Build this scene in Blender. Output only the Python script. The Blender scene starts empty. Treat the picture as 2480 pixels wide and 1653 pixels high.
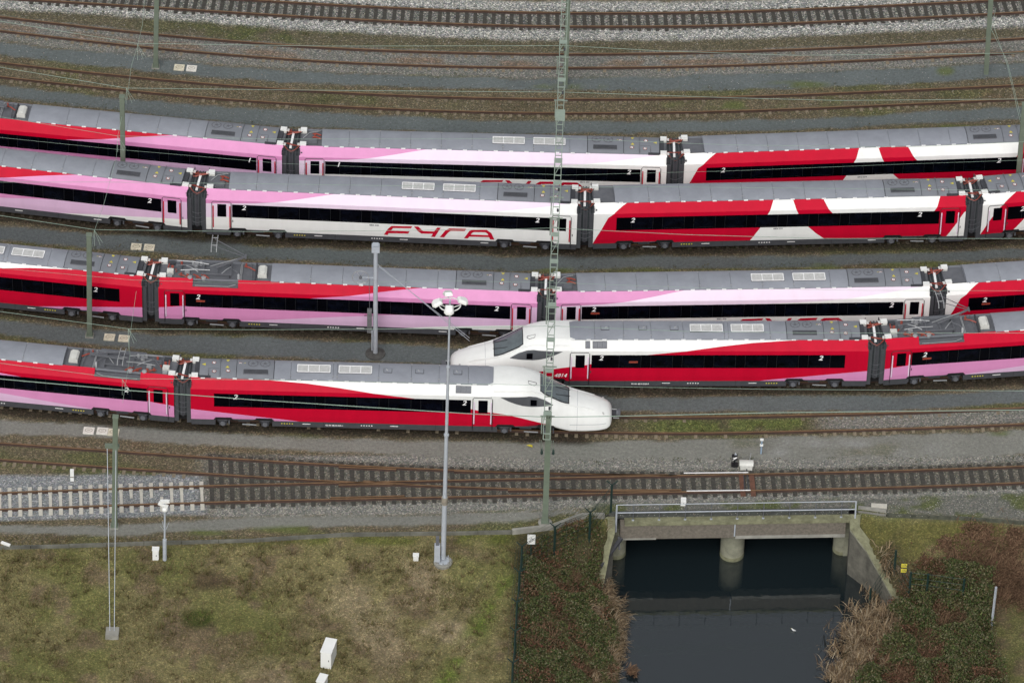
import bpy, math, random
import numpy as np
from mathutils import Matrix, Vector, noise as mnoise
random.seed(7)
sc = bpy.context.scene
C = bpy.data.collections.new('yard'); sc.collection.children.link(C)
PXW, PXH = 2480.0, 1653.0
# ---------------------------------------------------------------- camera
F = 14000.0; PITCH = math.radians(39.2); ROLL = 0.03; DIST = 356.2
fw = np.array([0, math.cos(PITCH), -math.sin(PITCH)])
r0 = np.array([1.0, 0, 0]); u0 = np.array([0, math.sin(PITCH), math.cos(PITCH)])
RT_ = math.cos(ROLL)*r0 + math.sin(ROLL)*u0
UP_ = -math.sin(ROLL)*r0 + math.cos(ROLL)*u0
EYE = -fw*DIST
cam_d = bpy.data.cameras.new('camera'); cam = bpy.data.objects.new('camera', cam_d)
sc.collection.objects.link(cam)
cam_d.sensor_width = 36.0; cam_d.lens = F/PXW*36.0
cam_d.clip_start = 1.0; cam_d.clip_end = 5000.0
M = Matrix.Identity(4)
for i in range(3):
    M[i][0] = RT_[i]; M[i][1] = UP_[i]; M[i][2] = -fw[i]; M[i][3] = EYE[i]
cam.matrix_world = M
sc.camera = cam
# ---------------------------------------------------------------- world and sun (overcast)
SUN_EL, SUN_AZ = math.radians(46), math.radians(192)
world = bpy.data.worlds.new('World'); sc.world = world; world.use_nodes = True
wn = world.node_tree; wn.nodes.clear()
sky = wn.nodes.new('ShaderNodeTexSky'); sky.sky_type = 'NISHITA'; sky.sun_disc = False
sky.sun_elevation = SUN_EL; sky.sun_rotation = SUN_AZ; sky.dust_density = 4.0; sky.air_density = 1.0
hs = wn.nodes.new('ShaderNodeHueSaturation'); hs.inputs['Saturation'].default_value = 0.20
bg = wn.nodes.new('ShaderNodeBackground'); bg.inputs['Strength'].default_value = 0.135
wo = wn.nodes.new('ShaderNodeOutputWorld')
wn.links.new(sky.outputs[0], hs.inputs['Color']); wn.links.new(hs.outputs[0], bg.inputs['Color'])
wn.links.new(bg.outputs[0], wo.inputs['Surface'])
sun_d = bpy.data.lights.new('sun', 'SUN'); sun_d.energy = 1.12; sun_d.angle = math.radians(45)
sun_d.color = (1.0, 0.985, 0.95)
sun = bpy.data.objects.new('sun', sun_d); sc.collection.objects.link(sun)
sdir = Vector((math.sin(SUN_AZ)*math.cos(SUN_EL), math.cos(SUN_AZ)*math.cos(SUN_EL), math.sin(SUN_EL)))
sun.rotation_euler = sdir.to_track_quat('Z', 'Y').to_euler()
sc.view_settings.view_transform = 'Standard'; sc.view_settings.look = 'None'
sc.view_settings.exposure = 0.0; sc.view_settings.gamma = 1.0

# ---------------------------------------------------------------- picture point -> place in the yard
def P(px, py, z=0.0):
    d = fw*F + RT_*(px-PXW/2) - UP_*(py-PXH/2)
    t = (z-EYE[2])/d[2]
    q = EYE + d*t
    return Vector((q[0], q[1], z))
def proj(x, y, z):
    x = np.asarray(x, float); y = np.asarray(y, float); z = np.asarray(z, float)
    dx = x-EYE[0]; dy = y-EYE[1]; dz = z-EYE[2]
    a = dx*RT_[0]+dy*RT_[1]+dz*RT_[2]; b = dx*UP_[0]+dy*UP_[1]+dz*UP_[2]; c = dx*fw[0]+dy*fw[1]+dz*fw[2]
    return PXW/2+F*a/c, PXH/2-F*b/c

# ---------------------------------------------------------------- materials
MATS = {}
def srgb(c): 
    return tuple(((x/255)/12.92 if x/255 <= .04045 else ((x/255+.055)/1.055)**2.4) for x in c)
def mat(name, col, rough=.5, metal=0.0, var=.12, scale=3.0, spec=.5, stretch=(1,1,1), bump=0.0, coat=0.0):
    if name in MATS: return MATS[name]
    m = bpy.data.materials.new(name); m.use_nodes = True; nt = m.node_tree
    b = nt.nodes['Principled BSDF']
    b.inputs['Roughness'].default_value = rough; b.inputs['Metallic'].default_value = metal
    b.inputs['Specular IOR Level'].default_value = spec
    b.inputs['Coat Weight'].default_value = coat
    tc = nt.nodes.new('ShaderNodeTexCoord'); mp = nt.nodes.new('ShaderNodeMapping')
    mp.inputs['Scale'].default_value = stretch
    nz = nt.nodes.new('ShaderNodeTexNoise'); nz.inputs['Scale'].default_value = scale
    nz.inputs['Detail'].default_value = 5.0; nz.inputs['Roughness'].default_value = .65
    rp = nt.nodes.new('ShaderNodeMapRange'); rp.inputs[1].default_value = .3; rp.inputs[2].default_value = .7
    rp.inputs[3].default_value = 1-var; rp.inputs[4].default_value = 1+var
    mx = nt.nodes.new('ShaderNodeVectorMath'); mx.operation = 'SCALE'
    mx.inputs[0].default_value = col[:3]
    nt.links.new(tc.outputs['Object'], mp.inputs[0]); nt.links.new(mp.outputs[0], nz.inputs['Vector'])
    nt.links.new(nz.outputs[0], rp.inputs[0]); nt.links.new(rp.outputs[0], mx.inputs['Scale'])
    nt.links.new(mx.outputs[0], b.inputs['Base Color'])
    if bump:
        bp = nt.nodes.new('ShaderNodeBump'); bp.inputs['Strength'].default_value = bump; bp.inputs['Distance'].default_value = .03
        nt.links.new(nz.outputs[0], bp.inputs['Height']); nt.links.new(bp.outputs[0], b.inputs['Normal'])
    MATS[name] = m; return m
def leafmat(name, cols, rough=.6):
    m = bpy.data.materials.new(name); m.use_nodes = True; nt = m.node_tree; b = nt.nodes['Principled BSDF']
    b.inputs['Roughness'].default_value = .8; b.inputs['Specular IOR Level'].default_value = .1
    g = nt.nodes.new('ShaderNodeNewGeometry'); r = nt.nodes.new('ShaderNodeValToRGB')
    nt.links.new(g.outputs['Random Per Island'], r.inputs[0]); nt.links.new(r.outputs[0], b.inputs['Base Color'])
    el = r.color_ramp.elements
    while len(el) < len(cols): el.new(.5)
    for i, c in enumerate(cols):
        el[i].position = i/(len(cols)); el[i].color = (*c, 1)
    r.color_ramp.interpolation = 'LINEAR'
    MATS[name] = m; return m
RED = mat('red_paint', (.50, .003, .026), .42, var=.08, scale=.5, stretch=(2.5, 2.5, .5), spec=.10)
WHITE = mat('white_paint', (.79, .80, .78), .38, var=.05, scale=.5, stretch=(2.5, 2.5, .5), spec=.3)
PINK = mat('pink_paint', (.64, .255, .48), .38, var=.05, scale=.5, stretch=(2.5, 2.5, .5), spec=.3)
LPINK = mat('light_pink_paint', (.68, .46, .65), .38, var=.05, scale=.5, stretch=(2.5, 2.5, .5), spec=.3)
VPINK = mat('pale_pink_paint', (.77, .64, .77), .38, var=.04, scale=.5, stretch=(2.5, 2.5, .5), spec=.3)
SKIRT = mat('skirt_paint', (.055, .057, .065), .5, var=.15)
RGREY = mat('roof_grey', (.25, .265, .30), .55, var=.13, scale=.8)
RGREY2 = mat('roof_grey_dark', (.195, .207, .232), .55, var=.08, scale=1.3)
DGREY = mat('dark_grey', (.045, .047, .055), .6, var=.2)
MGREY = mat('mid_grey', (.12, .125, .14), .55, var=.15)
LGREY = mat('light_grey_metal', (.38, .39, .40), .4, metal=.3, var=.1)
GLASS = mat('window_glass', (.0012, .0014, .003), .12, var=.3, scale=1.5, spec=.10)
GLASS2 = mat('window_pane', (.0016, .0022, .005), .08, var=.9, scale=1.8, spec=.11)
SCREEN = mat('screen_glass', (.10, .12, .13), .06, var=.25, scale=1.2, spec=.9)
EYEG = mat('cab_side_grey', (.085, .09, .10), .35, var=.05)
BELLOWS = mat('bellows_rubber', (.030, .038, .042), .6, var=.2)
CABLE = mat('red_cable', (.28, .05, .03), .5)
BLACK = mat('black', (.01, .01, .012), .5)
YELLOW = mat('yellow_mark', (.62, .54, .06), .5)
CREAM = mat('cream_box', (.62, .62, .58), .45)
VENT = mat('vent_mesh', (.50, .50, .49), .6, var=.15, scale=6)
WLINE = mat('white_line', (.85, .85, .85), .5)
RAILT = mat('rail_rust', (.175, .105, .055), .55, var=.25, scale=1.2, stretch=(1, 1, 1))
RAILT2 = mat('rail_rust_dark', (.055, .030, .022), .7, var=.25, scale=1.2)
CONC = mat('concrete_sleeper', (.50, .48, .42), .8, var=.15, scale=4)
CONCB = mat('brown_concrete', (.20, .165, .115), .9, var=.25, scale=4)
CONC2 = mat('concrete', (.27, .265, .235), .85, var=.25, scale=1.5, bump=.3)
WOOD = mat('tarred_wood', (.048, .045, .038), .8, var=.4, scale=5)
GREENM = mat('mast_green', (.15, .185, .14), .55, var=.12, scale=2)
GREENL = mat('lattice_green', (.27, .33, .275), .5, var=.12, scale=2)
GALV = mat('galvanised', (.42, .455, .50), .5, metal=.0, var=.08)
FENCEM = mat('fence_green', (.012, .035, .030), .5)
PILLAR = mat('pillar_grey', (.062, .066, .074), .5, var=.1)
WIRE = mat('wire_copper_green', (.30, .40, .33), .5)
MOSS = mat('mossy_concrete', (.19, .19, .115), .9, var=.4, scale=2.5)
BRICKM = mat('brown_fascia', (.15, .133, .108), .9, var=.3, scale=6)
PIERM = mat('pier_concrete', (.23, .23, .17), .9, var=.35, scale=1.6)
STRAW = leafmat('dry_reed', [(.26, .18, .10), (.34, .255, .155), (.17, .115, .07), (.40, .33, .23), (.12, .08, .05)])
BRAMR = leafmat('bramble_leaf_red', [(.10, .035, .028), (.14, .07, .04), (.05, .05, .02), (.07, .025, .02), (.17, .11, .07)])
BRAM = leafmat('bramble_leaf', [(.024, .046, .014), (.05, .080, .024), (.085, .055, .030), (.07, .10, .030), (.012, .020, .008), (.14, .105, .06), (.11, .13, .045), (.035, .055, .018), (.16, .15, .09)])
BROWNB = leafmat('dead_bramble', [(.11, .060, .038), (.16, .095, .060), (.06, .036, .024), (.20, .13, .08)])
WEED = leafmat('weed_leaf', [(.05, .065, .02), (.08, .09, .03), (.10, .07, .035), (.04, .045, .015)])
GRASSL = leafmat('grass_blade', [(.10, .10, .035), (.15, .13, .05), (.20, .16, .09), (.08, .10, .03), (.13, .09, .05)])

# ---------------------------------------------------------------- mesh builder
class MB:
    def __init__(s): s.v = []; s.f = []; s.mi = []; s.key = {}; s.mats = []
    def vert(s, p, merge=False):
        if merge:
            k = (round(p[0], 4), round(p[1], 4), round(p[2], 4))
            if k in s.key: return s.key[k]
            s.key[k] = len(s.v)
        s.v.append((p[0], p[1], p[2])); return len(s.v)-1
    def m(s, mt):
        if mt not in s.mats: s.mats.append(mt)
        return s.mats.index(mt)
    def face(s, pts, mt, merge=False):
        ids = []
        for p in pts:
            i = s.vert(p, merge)
            if not ids or (ids[-1] != i): ids.append(i)
        if len(ids) > 1 and ids[0] == ids[-1]: ids.pop()
        if len(set(ids)) < 3: return
        s.f.append(ids); s.mi.append(s.m(mt))
    def box(s, x0, x1, y0, y1, z0, z1, mt, T=None):
        p = [(x, y, z) for z in (z0, z1) for y in (y0, y1) for x in (x0, x1)]
        if T is not None: p = [tuple(T @ Vector(q)) for q in p]
        b = len(s.v); s.v += p; k = s.m(mt)
        for q in ((0, 2, 3, 1), (4, 5, 7, 6), (0, 1, 5, 4), (2, 6, 7, 3), (0, 4, 6, 2), (1, 3, 7, 5)):
            s.f.append([b+i for i in q]); s.mi.append(k)
    def tube(s, pts, r, mt, n=6, r2=None, cap=True):
        pts = [Vector(p) for p in pts]; k = s.m(mt); rings = []
        for i, p in enumerate(pts):
            d = (pts[min(i+1, len(pts)-1)]-pts[max(i-1, 0)]).normalized()
            a = d.orthogonal() if abs(d.z) > .9 else Vector((0, 0, 1)).cross(d)
            a.normalize(); b = d.cross(a)
            rr = r if r2 is None else r+(r2-r)*i/(len(pts)-1)
            st = len(s.v)
            for j in range(n):
                t = 2*math.pi*(j+.5)/n
                s.v.append(tuple(p+a*math.cos(t)*rr+b*math.sin(t)*rr))
            rings.append(st)
        for i in range(len(rings)-1):
            for j in range(n):
                s.f.append([rings[i]+j, rings[i]+(j+1) % n, rings[i+1]+(j+1) % n, rings[i+1]+j]); s.mi.append(k)
        if cap:
            s.f.append([rings[0]+j for j in range(n)][::-1]); s.mi.append(k)
            s.f.append([rings[-1]+j for j in range(n)]); s.mi.append(k)
    def bar(s, a, b, w, h, mt):        # square bar between two points
        a = Vector(a); b = Vector(b); d = (b-a); L = d.length; d.normalize()
        q = d.orthogonal() if abs(d.z) > .95 else Vector((0, 0, 1)).cross(d)
        q.normalize(); r = d.cross(q)
        T = Matrix((( d.x, q.x, r.x, a.x), (d.y, q.y, r.y, a.y), (d.z, q.z, r.z, a.z), (0, 0, 0, 1)))
        s.box(0, L, -w/2, w/2, -h/2, h/2, mt, T)
    def lathe(s, prof, mt, c=(0, 0, 0), n=16):
        k = s.m(mt); st = len(s.v)
        for (r, z) in prof:
            for j in range(n):
                t = 2*math.pi*j/n; s.v.append((c[0]+r*math.cos(t), c[1]+r*math.sin(t), c[2]+z))
        for i in range(len(prof)-1):
            for j in range(n):
                s.f.append([st+i*n+j, st+i*n+(j+1) % n, st+(i+1)*n+(j+1) % n, st+(i+1)*n+j]); s.mi.append(k)
        s.f.append([st+(len(prof)-1)*n+j for j in range(n)]); s.mi.append(k)
    def build(s, name, parent=None, world=False, smooth=None, loc=None):
        me = bpy.data.meshes.new(name)
        V = np.array(s.v, float) if s.v else np.zeros((0, 3))
        off = Vector((0, 0, 0))
        if loc is not None: off = Vector(loc)
        elif world and len(V): off = Vector(((V[:, 0].min()+V[:, 0].max())/2, (V[:, 1].min()+V[:, 1].max())/2, V[:, 2].min()))
        if world or loc is not None: V = V-np.array(off)
        me.from_pydata(V.tolist(), [], s.f)
        for m_ in s.mats: me.materials.append(m_)
        me.polygons.foreach_set('material_index', s.mi)
        if smooth is not None:
            me.polygons.foreach_set('use_smooth', [True]*len(me.polygons))
            me.set_sharp_from_angle(angle=math.radians(smooth))
        me.update()
        o = bpy.data.objects.new(name, me); C.objects.link(o)
        o.location = off
        if parent is not None:
            o.parent = parent
            if world: o.location = off-parent.location
        return o
def tag(o, label=None, cat=None, group=None, kind=None):
    if label: o['label'] = label
    if cat: o['category'] = cat
    if group: o['group'] = group
    if kind: o['kind'] = kind
    return o
def empty(name, loc, label, cat, group=None, rz=0.0):
    o = bpy.data.objects.new(name, None); C.objects.link(o); o.location = loc
    o.rotation_euler = (0, 0, rz); o.empty_display_size = .3
    return tag(o, label, cat, group)
def lerp(tab, x):
    return float(np.interp(x, [t[0] for t in tab], [t[1] for t in tab]))
# ================================================================ ground
RTOP = 0.17      # rail top above the ballast
WATER = -3.95
kerb_px = [(-400, 1330), (0, 1322), (167, 1318), (620, 1304), (828, 1291), (1240, 1285), (1340, 1273), (1407, 1247), (1465, 1245), (1500, 1241.5),
           (2056, 1233), (2090, 1236), (2147, 1244), (2351, 1252), (2480, 1262), (2900, 1290)]
kw = [P(a, b, 0) for a, b in kerb_px]
kx = [p.x for p in kw]; ky = [p.y for p in kw]
def KY(x): return np.interp(x, kx, ky)
shl = [P(a, b, WATER) for a, b in [(1462, 1235), (1473, 1396), (1496, 1440), (1508, 1500), (1512, 1562), (1500, 1653), (1490, 1800)]]
shr = [P(a, b, WATER) for a, b in [(2062, 1235), (2060, 1400), (2075, 1470), (2050, 1541), (2018, 1653), (2000, 1800)]]
def XL(y): 
    q = sorted(shl, key=lambda p: p.y); return np.interp(y, [p.y for p in q], [p.x for p in q])
def XR(y):
    q = sorted(shr, key=lambda p: p.y); return np.interp(y, [p.y for p in q], [p.x for p in q])
bl = P(1483, 1268, 0); br = P(2058, 1256, 0)      # bridge ends
WR_PTS = [P(2060, 1246, -.25), P(2060, 1282, -.45), P(2100, 1335, -1.15), P(2136, 1398, -1.9), P(2168, 1455, -2.7), P(2200, 1502, -3.5)]
WL_PTS = [P(1487, 1252, -.25), P(1487, 1292, -.6), P(1476, 1330, -1.4), P(1466, 1385, -2.7), P(1458, 1425, -3.4)]
def smooth(a, b, x):
    t = np.clip((x-a)/(b-a), 0, 1); return t*t*(3-2*t)
def HZ(x, y):
    x = np.asarray(x, float); y = np.asarray(y, float)
    s = KY(x)-y
    left = -(.22+np.clip(s*.16, 0, .9)+smooth(6, 14, s)*.3)
    right = -(.2+np.clip(s*.42, 0, 2.2))
    mid = (XL(y)+XR(y))/2
    base = np.where(x < mid, left, right)
    dl = XL(y)-x; dr = x-XR(y)
    bank_l = WATER-.05+dl*.50+np.clip(dl, 0, 1)*.25
    bank_r = WATER-.05+dr*.42+np.clip(dr, 0, 1)*.3
    z = np.where(x < mid, np.minimum(base, bank_l), np.minimum(base, bank_r))
    for pts, sg in ((WR_PTS, 1), (WL_PTS, -1)):      # the bank behind each wing wall is level with its top
        q = sorted(pts, key=lambda p: p.y); yy = [p.y for p in q]
        xw = np.interp(y, yy, [p.x for p in q]); zt = np.interp(y, yy, [p.z for p in q]); d = (x-xw)*sg
        m = (y > yy[0]) & ((x > mid) if sg == 1 else (x < mid))
        zz = np.where(d > .25, np.minimum(base, zt-.05+np.clip(d, 0, 99)*.45), -4.6)
        w = smooth(yy[0], yy[0]+.5, y)
        z = np.where(m, z*(1-w)+zz*w, z)
    z = np.maximum(z, -4.6)
    return np.where(s < 0, 0.0, z)
def PG(px, py):
    z = 0.0
    for _ in range(14):
        p = P(px, py, z); z = .5*z+.5*float(HZ(p.x, p.y))
    p = P(px, py, z); p.z = float(HZ(p.x, p.y)); return p

# zone painting -----------------------------------------------------------------
def band(px, tab):   # y as function of x
    return np.interp(px, [t[0] for t in tab], [t[1] for t in tab])
BROWN = np.array([.142, .122, .080]); PATH = np.array([.122, .139, .139]); GREYB = np.array([.225, .225, .205])
WHITEB = np.array([.36, .365, .35]); PATHG = np.array([.200, .202, .180]); FRESH = np.array([.24, .255, .265])
FIELD = np.array([.172, .152, .072]); DARKB = np.array([.085, .078, .066]); GREEN = np.array([.095, .115, .038])
SOIL = np.array([.06, .05, .03]); STRAWC = np.array([.25, .205, .125])
paths = [
 ([(-300, 80), (0, 103), (316, 134), (527, 158), (790, 177), (1240, 191), (1609, 186), (1872, 178), (2136, 168), (2480, 153), (2800, 135)],
  [(-300, 108), (0, 132), (211, 158), (422, 179), (790, 205), (1240, 218), (1609, 220), (1925, 213), (2189, 203), (2480, 184), (2800, 165)], PATH),
 ([(-300, 180), (0, 207), (264, 237), (527, 258), (790, 274), (1240, 294), (1714, 295), (1978, 287), (2480, 258), (2800, 235)],
  [(-300, 205), (0, 235), (448, 287), (685, 308), (1240, 324), (1556, 323), (1925, 314), (2480, 288), (2800, 265)], PATH),
 ([(-300, 515), (0, 547), (264, 568), (542, 582), (620, 598), (811, 605), (1240, 622), (1860, 620), (2128, 616), (2480, 603), (2800, 590)],
  [(-300, 550), (0, 580), (159, 595), (287, 607), (415, 614), (620, 627), (907, 643), (1240, 655), (1508, 651), (1860, 648), (2128, 640), (2480, 625), (2800, 610)], PATH*.85),
 ([(-300, 745), (0, 774), (159, 790), (319, 806), (620, 818), (907, 830), (1100, 842), (1300, 900), (1480, 962), (1860, 959), (2128, 959), (2480, 943), (2800, 925)],
  [(-300, 780), (0, 809), (159, 828), (319, 842), (620, 863), (907, 876), (1092, 885), (1300, 940), (1480, 996), (1860, 996), (2128, 994), (2480, 975), (2800, 955)], PATH*.95),
 ([(-300, 990), (0, 1017), (291, 1031), (620, 1055), (953, 1067), (1240, 1071), (1490, 1067), (1860, 1058), (2152, 1054), (2480, 1042), (2800, 1030)],
  [(-300, 1040), (0, 1050), (208, 1056), (416, 1071), (620, 1086), (953, 1100), (1240, 1109), (1490, 1111), (1860, 1113), (2152, 1112), (2480, 1100), (2800, 1090)], PATHG),
 ([(-300, 1275), (0, 1272), (291, 1272), (620, 1250), (953, 1246), (1240, 1239), (1360, 1236), (1440, 1240), (1460, 1250)],
  [(-300, 1294), (0, 1290), (291, 1296), (620, 1277), (953, 1271), (1240, 1266), (1360, 1246), (1440, 1240), (1460, 1250)], PATHG*.95),
]
def fbm2(x, y, sc_, seed, oct_=4):
    # cheap value noise with numpy
    r = np.random.RandomState(seed); T = r.rand(256, 256)
    tot = np.zeros_like(x); amp = 1; s = 0
    for o in range(oct_):
        u = x/sc_*2**o+o*17.3; v = y/sc_*2**o+o*31.7
        i = np.floor(u).astype(int); j = np.floor(v).astype(int); fu = u-i; fv = v-j
        fu = fu*fu*(3-2*fu); fv = fv*fv*(3-2*fv)
        a = T[i % 256, j % 256]; b = T[(i+1) % 256, j % 256]; c = T[i % 256, (j+1) % 256]; d = T[(i+1) % 256, (j+1) % 256]
        tot += amp*((a*(1-fu)+b*fu)*(1-fv)+(c*(1-fu)+d*fu)*fv); s += amp; amp *= .55
    return tot/s
def mixc(col, new, m): return col*(1-m[:, None])+np.asarray(new)*m[:, None]
def inband(py, top, bot, soft=2.5): return np.clip((py-top)/soft+.5, 0, 1)*np.clip((bot-py)/soft+.5, 0, 1)
t1u = [(-300, -60), (0, -32), (553, 0), (790, 10.5), (1240, 30), (1662, 31), (2031, 20), (2294, 6), (2480, -4), (2800, -25)]
t1l = [(-300, -30), (0, -12), (264, 2), (553, 24), (896, 48.5), (1240, 62.5), (1662, 63.5), (1873, 55), (2480, 29), (2800, 10)]
t2u = [(-300, 0), (0, 39.5), (379.5, 83.3), (790.7, 116), (1240, 129.2), (1503.6, 129), (1767, 124), (2136, 110.7), (2480, 90.7), (2800, 68)]
t2l = [(-300, 34), (0, 73.8), (379.5, 117), (790.7, 150.5), (1240, 164.5), (1609, 162.4), (1925, 151.8), (2480, 126.5), (2800, 104)]
t3u = [(-300, 112), (0, 150), (158, 170), (527, 204), (896, 226.5), (1240, 239), (1714, 237), (2031, 224), (2480, 204.5), (2800, 185)]
t3l = [(-300, 148), (0, 185.5), (527, 240), (896, 262), (1240, 273), (1609, 273), (1978, 261), (2480, 238.3), (2800, 220)]
t8u = [(1300, 1010), (1480, 1010.7), (1640, 1009.5), (1860, 1006), (2152, 1000), (2480, 986), (2800, 970)]
t8l = [(1300, 1050), (1480, 1051), (1680, 1048.5), (1860, 1043.5), (2152, 1038), (2480, 1025), (2800, 1010)]
t9u = [(-300, 1203), (0, 1191.5), (375, 1177.5), (620, 1170.5), (870, 1165.8), (1240, 1158.3), (1415, 1153), (1860, 1145.8), (2240, 1136), (2480, 1127), (2800, 1113)]
t9l = [(-300, 1243), (0, 1231), (620, 1211), (995, 1204), (1240, 1197.8), (1656, 1189.5), (1860, 1186.2), (2240, 1175.8), (2480, 1167.5), (2800, 1153)]
t10u = [(-300, 1050), (0, 1070.8), (291.5, 1091.5), (620, 1112.7), (828, 1125), (1036, 1135), (1240, 1142.5), (1407, 1147), (1640, 1148)]
t10l = [(-300, 1090), (0, 1110), (291.5, 1131.5), (620, 1153), (870, 1167.3), (1240, 1182.5), (1448, 1188), (1640, 1189)]

def zone(px, py, x, y):
    n1 = fbm2(x, y, 2.2, 1); n2 = fbm2(x, y, .9, 2); n3 = fbm2(x, y*2.4, 6.0, 3, 5); n4 = fbm2(x, y, 1.4, 5, 5)
    wy = py+(n1-.5)*9+(n2-.5)*7
    N = len(px)
    col = np.tile(BROWN, (N, 1)); st = np.full(N, .62)
    # patchy weeds in the brown ballast
    g = smooth(.52, .72, n3)
    col = mixc(col, GREEN*1.0, g*.55)
    col = mixc(col, np.array([.13, .075, .045]), smooth(.6, .85, n4)*.3)
    col = mixc(col, SOIL, smooth(.6, .78, fbm2(x, y*1.5, 3.0, 9, 5))*.35)
    # top of the picture: verge then pale ballast round the first track
    c1 = band(px, t1u); c1l = band(px, t1l)
    m = inband(wy, c1-26, c1l+38, 5); col = mixc(col, WHITEB, m); st = np.maximum(st, m)
    m = inband(wy, c1-3, c1l+10, 3); col = mixc(col, GREYB*.78, m*.85)
    # brown verge between first and second track, greener on the left
    m = inband(py+(n2-.5)*8, c1l+34, band(px, t2u)-3, 8); col = mixc(col, np.array([.12, .108, .072]), m*.9)
    m *= np.clip(1-abs(px-620)/380, 0, 1)*smooth(.35, .6, n4); col = mixc(col, GREEN*.9, m*.8)
    a = band(px, t2u); b = band(px, t2l)
    m = inband(wy, a-2, b+24, 4); col = mixc(col, GREYB*.85, m); 
    m = inband(wy, a+19, b-2, 6)*smooth(.4, .6, n1); col = mixc(col, np.array([.20, .125, .075]), m*.6)
    # T8 surroundings
    a = band(px, t8u); b = band(px, t8l)
    m = inband(wy, a+9, b-3, 4)*smooth(1480, 1640, px)*(1-smooth(1930, 2010, px))*smooth(.36, .55, n4); col = mixc(col, GREEN*1.35, m*.9)
    m = inband(wy, a+2, b-2, 3)*smooth(1940, 2030, px); col = mixc(col, GREYB*.95, m*.9)
    # turnout ballast
    dk = inband(wy, band(px, t10u)-40, band(px, t9l)+45, 6)*smooth(470, 520, px+(n1-.5)*60)
    dk2 = inband(wy, 1102+(n1-.5)*6, band(px, t9l)+38, 6)*smooth(470, 520, px+(n1-.5)*60)
    col = mixc(col, GREYB*.95, dk2)
    inn = inband(wy, np.minimum(band(px, t10u), np.where(px > 1600, 1e4, 1e4)), band(px, t9l)+3, 4)
    top_r = np.where(px < 1600, band(px, t10u), band(px, t9u))
    inn = inband(wy, top_r-10, band(px, t9l)+12, 5)*smooth(480, 520, px)
    col = mixc(col, np.array([.118, .112, .092]), inn*.85)
    fr = inband(wy, 1150+(n1-.5)*6, band(px, t9l)+30, 6)*(1-smooth(470, 510, px+(n1-.5)*50))
    col = mixc(col, FRESH, fr)
    # verge strip right of bridge and the bridge deck strip
    m = inband(py+(n2-.5)*6, band(px, t9l)+26, np.full(N, 1300.), 6)*smooth(1400, 1500, px)
    col = mixc(col, PATHG*.72, m); col = mixc(col, GREEN*.95, m*smooth(.42, .62, n4)*.85); st = st*(1-m*.4)
    for (tp, bt, c) in paths:
        top = band(px, tp); bot = band(px, bt)
        m = inband(wy, top, bot, 3.5)
        if c is PATHG:
            m = m*(1-.5*smooth(.55, .75, n3))
        cc = c*(.9+.25*n1[:, None]); 
        col = col*(1-m[:, None])+cc*m[:, None]; st = st*(1-m*.86)
    # light drier patch on the grey path at right
    m = inband(wy, 1068+0*px, 1105+0*px, 14)*smooth(1830, 1900, px)*(1-smooth(2150, 2330, px))
    col = mixc(col, np.array([.27, .275, .265]), m*.75*smooth(.35, .6, n1))
    # green tufts along path edges
    e = np.zeros(N)
    for (cx, cy, rx, ry) in [(1380, 210, 90, 8), (1925, 205, 90, 9), (1700, 212, 60, 5), (2290, 172, 24, 12), (1975, 648, 60, 12), (2250, 640, 120, 8), (1560, 655, 60, 6), (2290, 310, 120, 9), (1350, 655, 60, 6), (730, 1282, 130, 10), (480, 1290, 80, 8), (1900, 255, 330, 12), (2450, 1050, 60, 6)]:
        e = np.maximum(e, np.clip(1.3-((px-cx)/rx)**2-((py-cy)/ry)**2, 0, 1))
    e *= smooth(.35, .6, n4); col = mixc(col, GREEN*1.15, e*.8); st = st*(1-e*.5)
    # shade under the parked trains, painted dark brown into the ground colour
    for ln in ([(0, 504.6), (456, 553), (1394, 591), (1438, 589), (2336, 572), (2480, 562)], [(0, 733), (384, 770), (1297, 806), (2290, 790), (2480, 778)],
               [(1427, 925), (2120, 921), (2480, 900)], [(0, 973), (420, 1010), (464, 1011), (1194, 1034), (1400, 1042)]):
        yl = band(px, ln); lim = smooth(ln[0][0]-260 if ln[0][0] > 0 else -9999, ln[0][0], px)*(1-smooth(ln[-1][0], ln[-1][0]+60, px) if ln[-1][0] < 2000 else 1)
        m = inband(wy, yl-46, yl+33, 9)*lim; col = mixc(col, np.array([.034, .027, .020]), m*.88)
    # ---------------- the meadow below the kerb
    k = smooth(-.3, .3, KY(x)-y+(n1-.5)*.3)
    f1 = fbm2(x, y, 5.0, 11, 6); f2 = fbm2(x, y, 1.6, 12, 6); f3 = fbm2(x+.5*y, y, 2.6, 13, 5); f4 = fbm2(x, y, .5, 14, 3)
    fld = np.tile(FIELD, (N, 1))
    fld = mixc(fld, np.array([.120, .128, .042]), smooth(.42, .66, f1)*.75)
    fld = mixc(fld, np.array([.145, .105, .072]), smooth(.5, .68, f2)*.7)
    strw = smooth(.44, .66, f3)*np.clip(1-(((px-1010)/260)**2+((py-1480)/150)**2), 0, 1)*1.4
    fld = mixc(fld, STRAWC, np.clip(strw, 0, .85))
    strw = smooth(.5, .62, f3)*smooth(1560, 1640, py)*(1-smooth(900, 1100, px)); fld = mixc(fld, STRAWC*.9, strw*.6)
    gr = np.clip(1-abs(px-(1203-(py-1450)*.62))/48, 0, 1)*smooth(1340, 1400, py)*smooth(.25, .5, f2); fld = mixc(fld, np.array([.11, .15, .03]), gr*.95)
    gr = inband(py+(n1-.5)*10, 1275+0*px, 1318+0*px, 12)*smooth(.38, .6, n4); fld = mixc(fld, np.array([.085, .10, .022]), gr*.8)
    dd = np.clip(1.4-((px-480)/42)**2-((py-1497)/24)**2, 0, 1)*smooth(.3, .5, f2); fld = mixc(fld, np.array([.04, .055, .012]), dd*.9)
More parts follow.
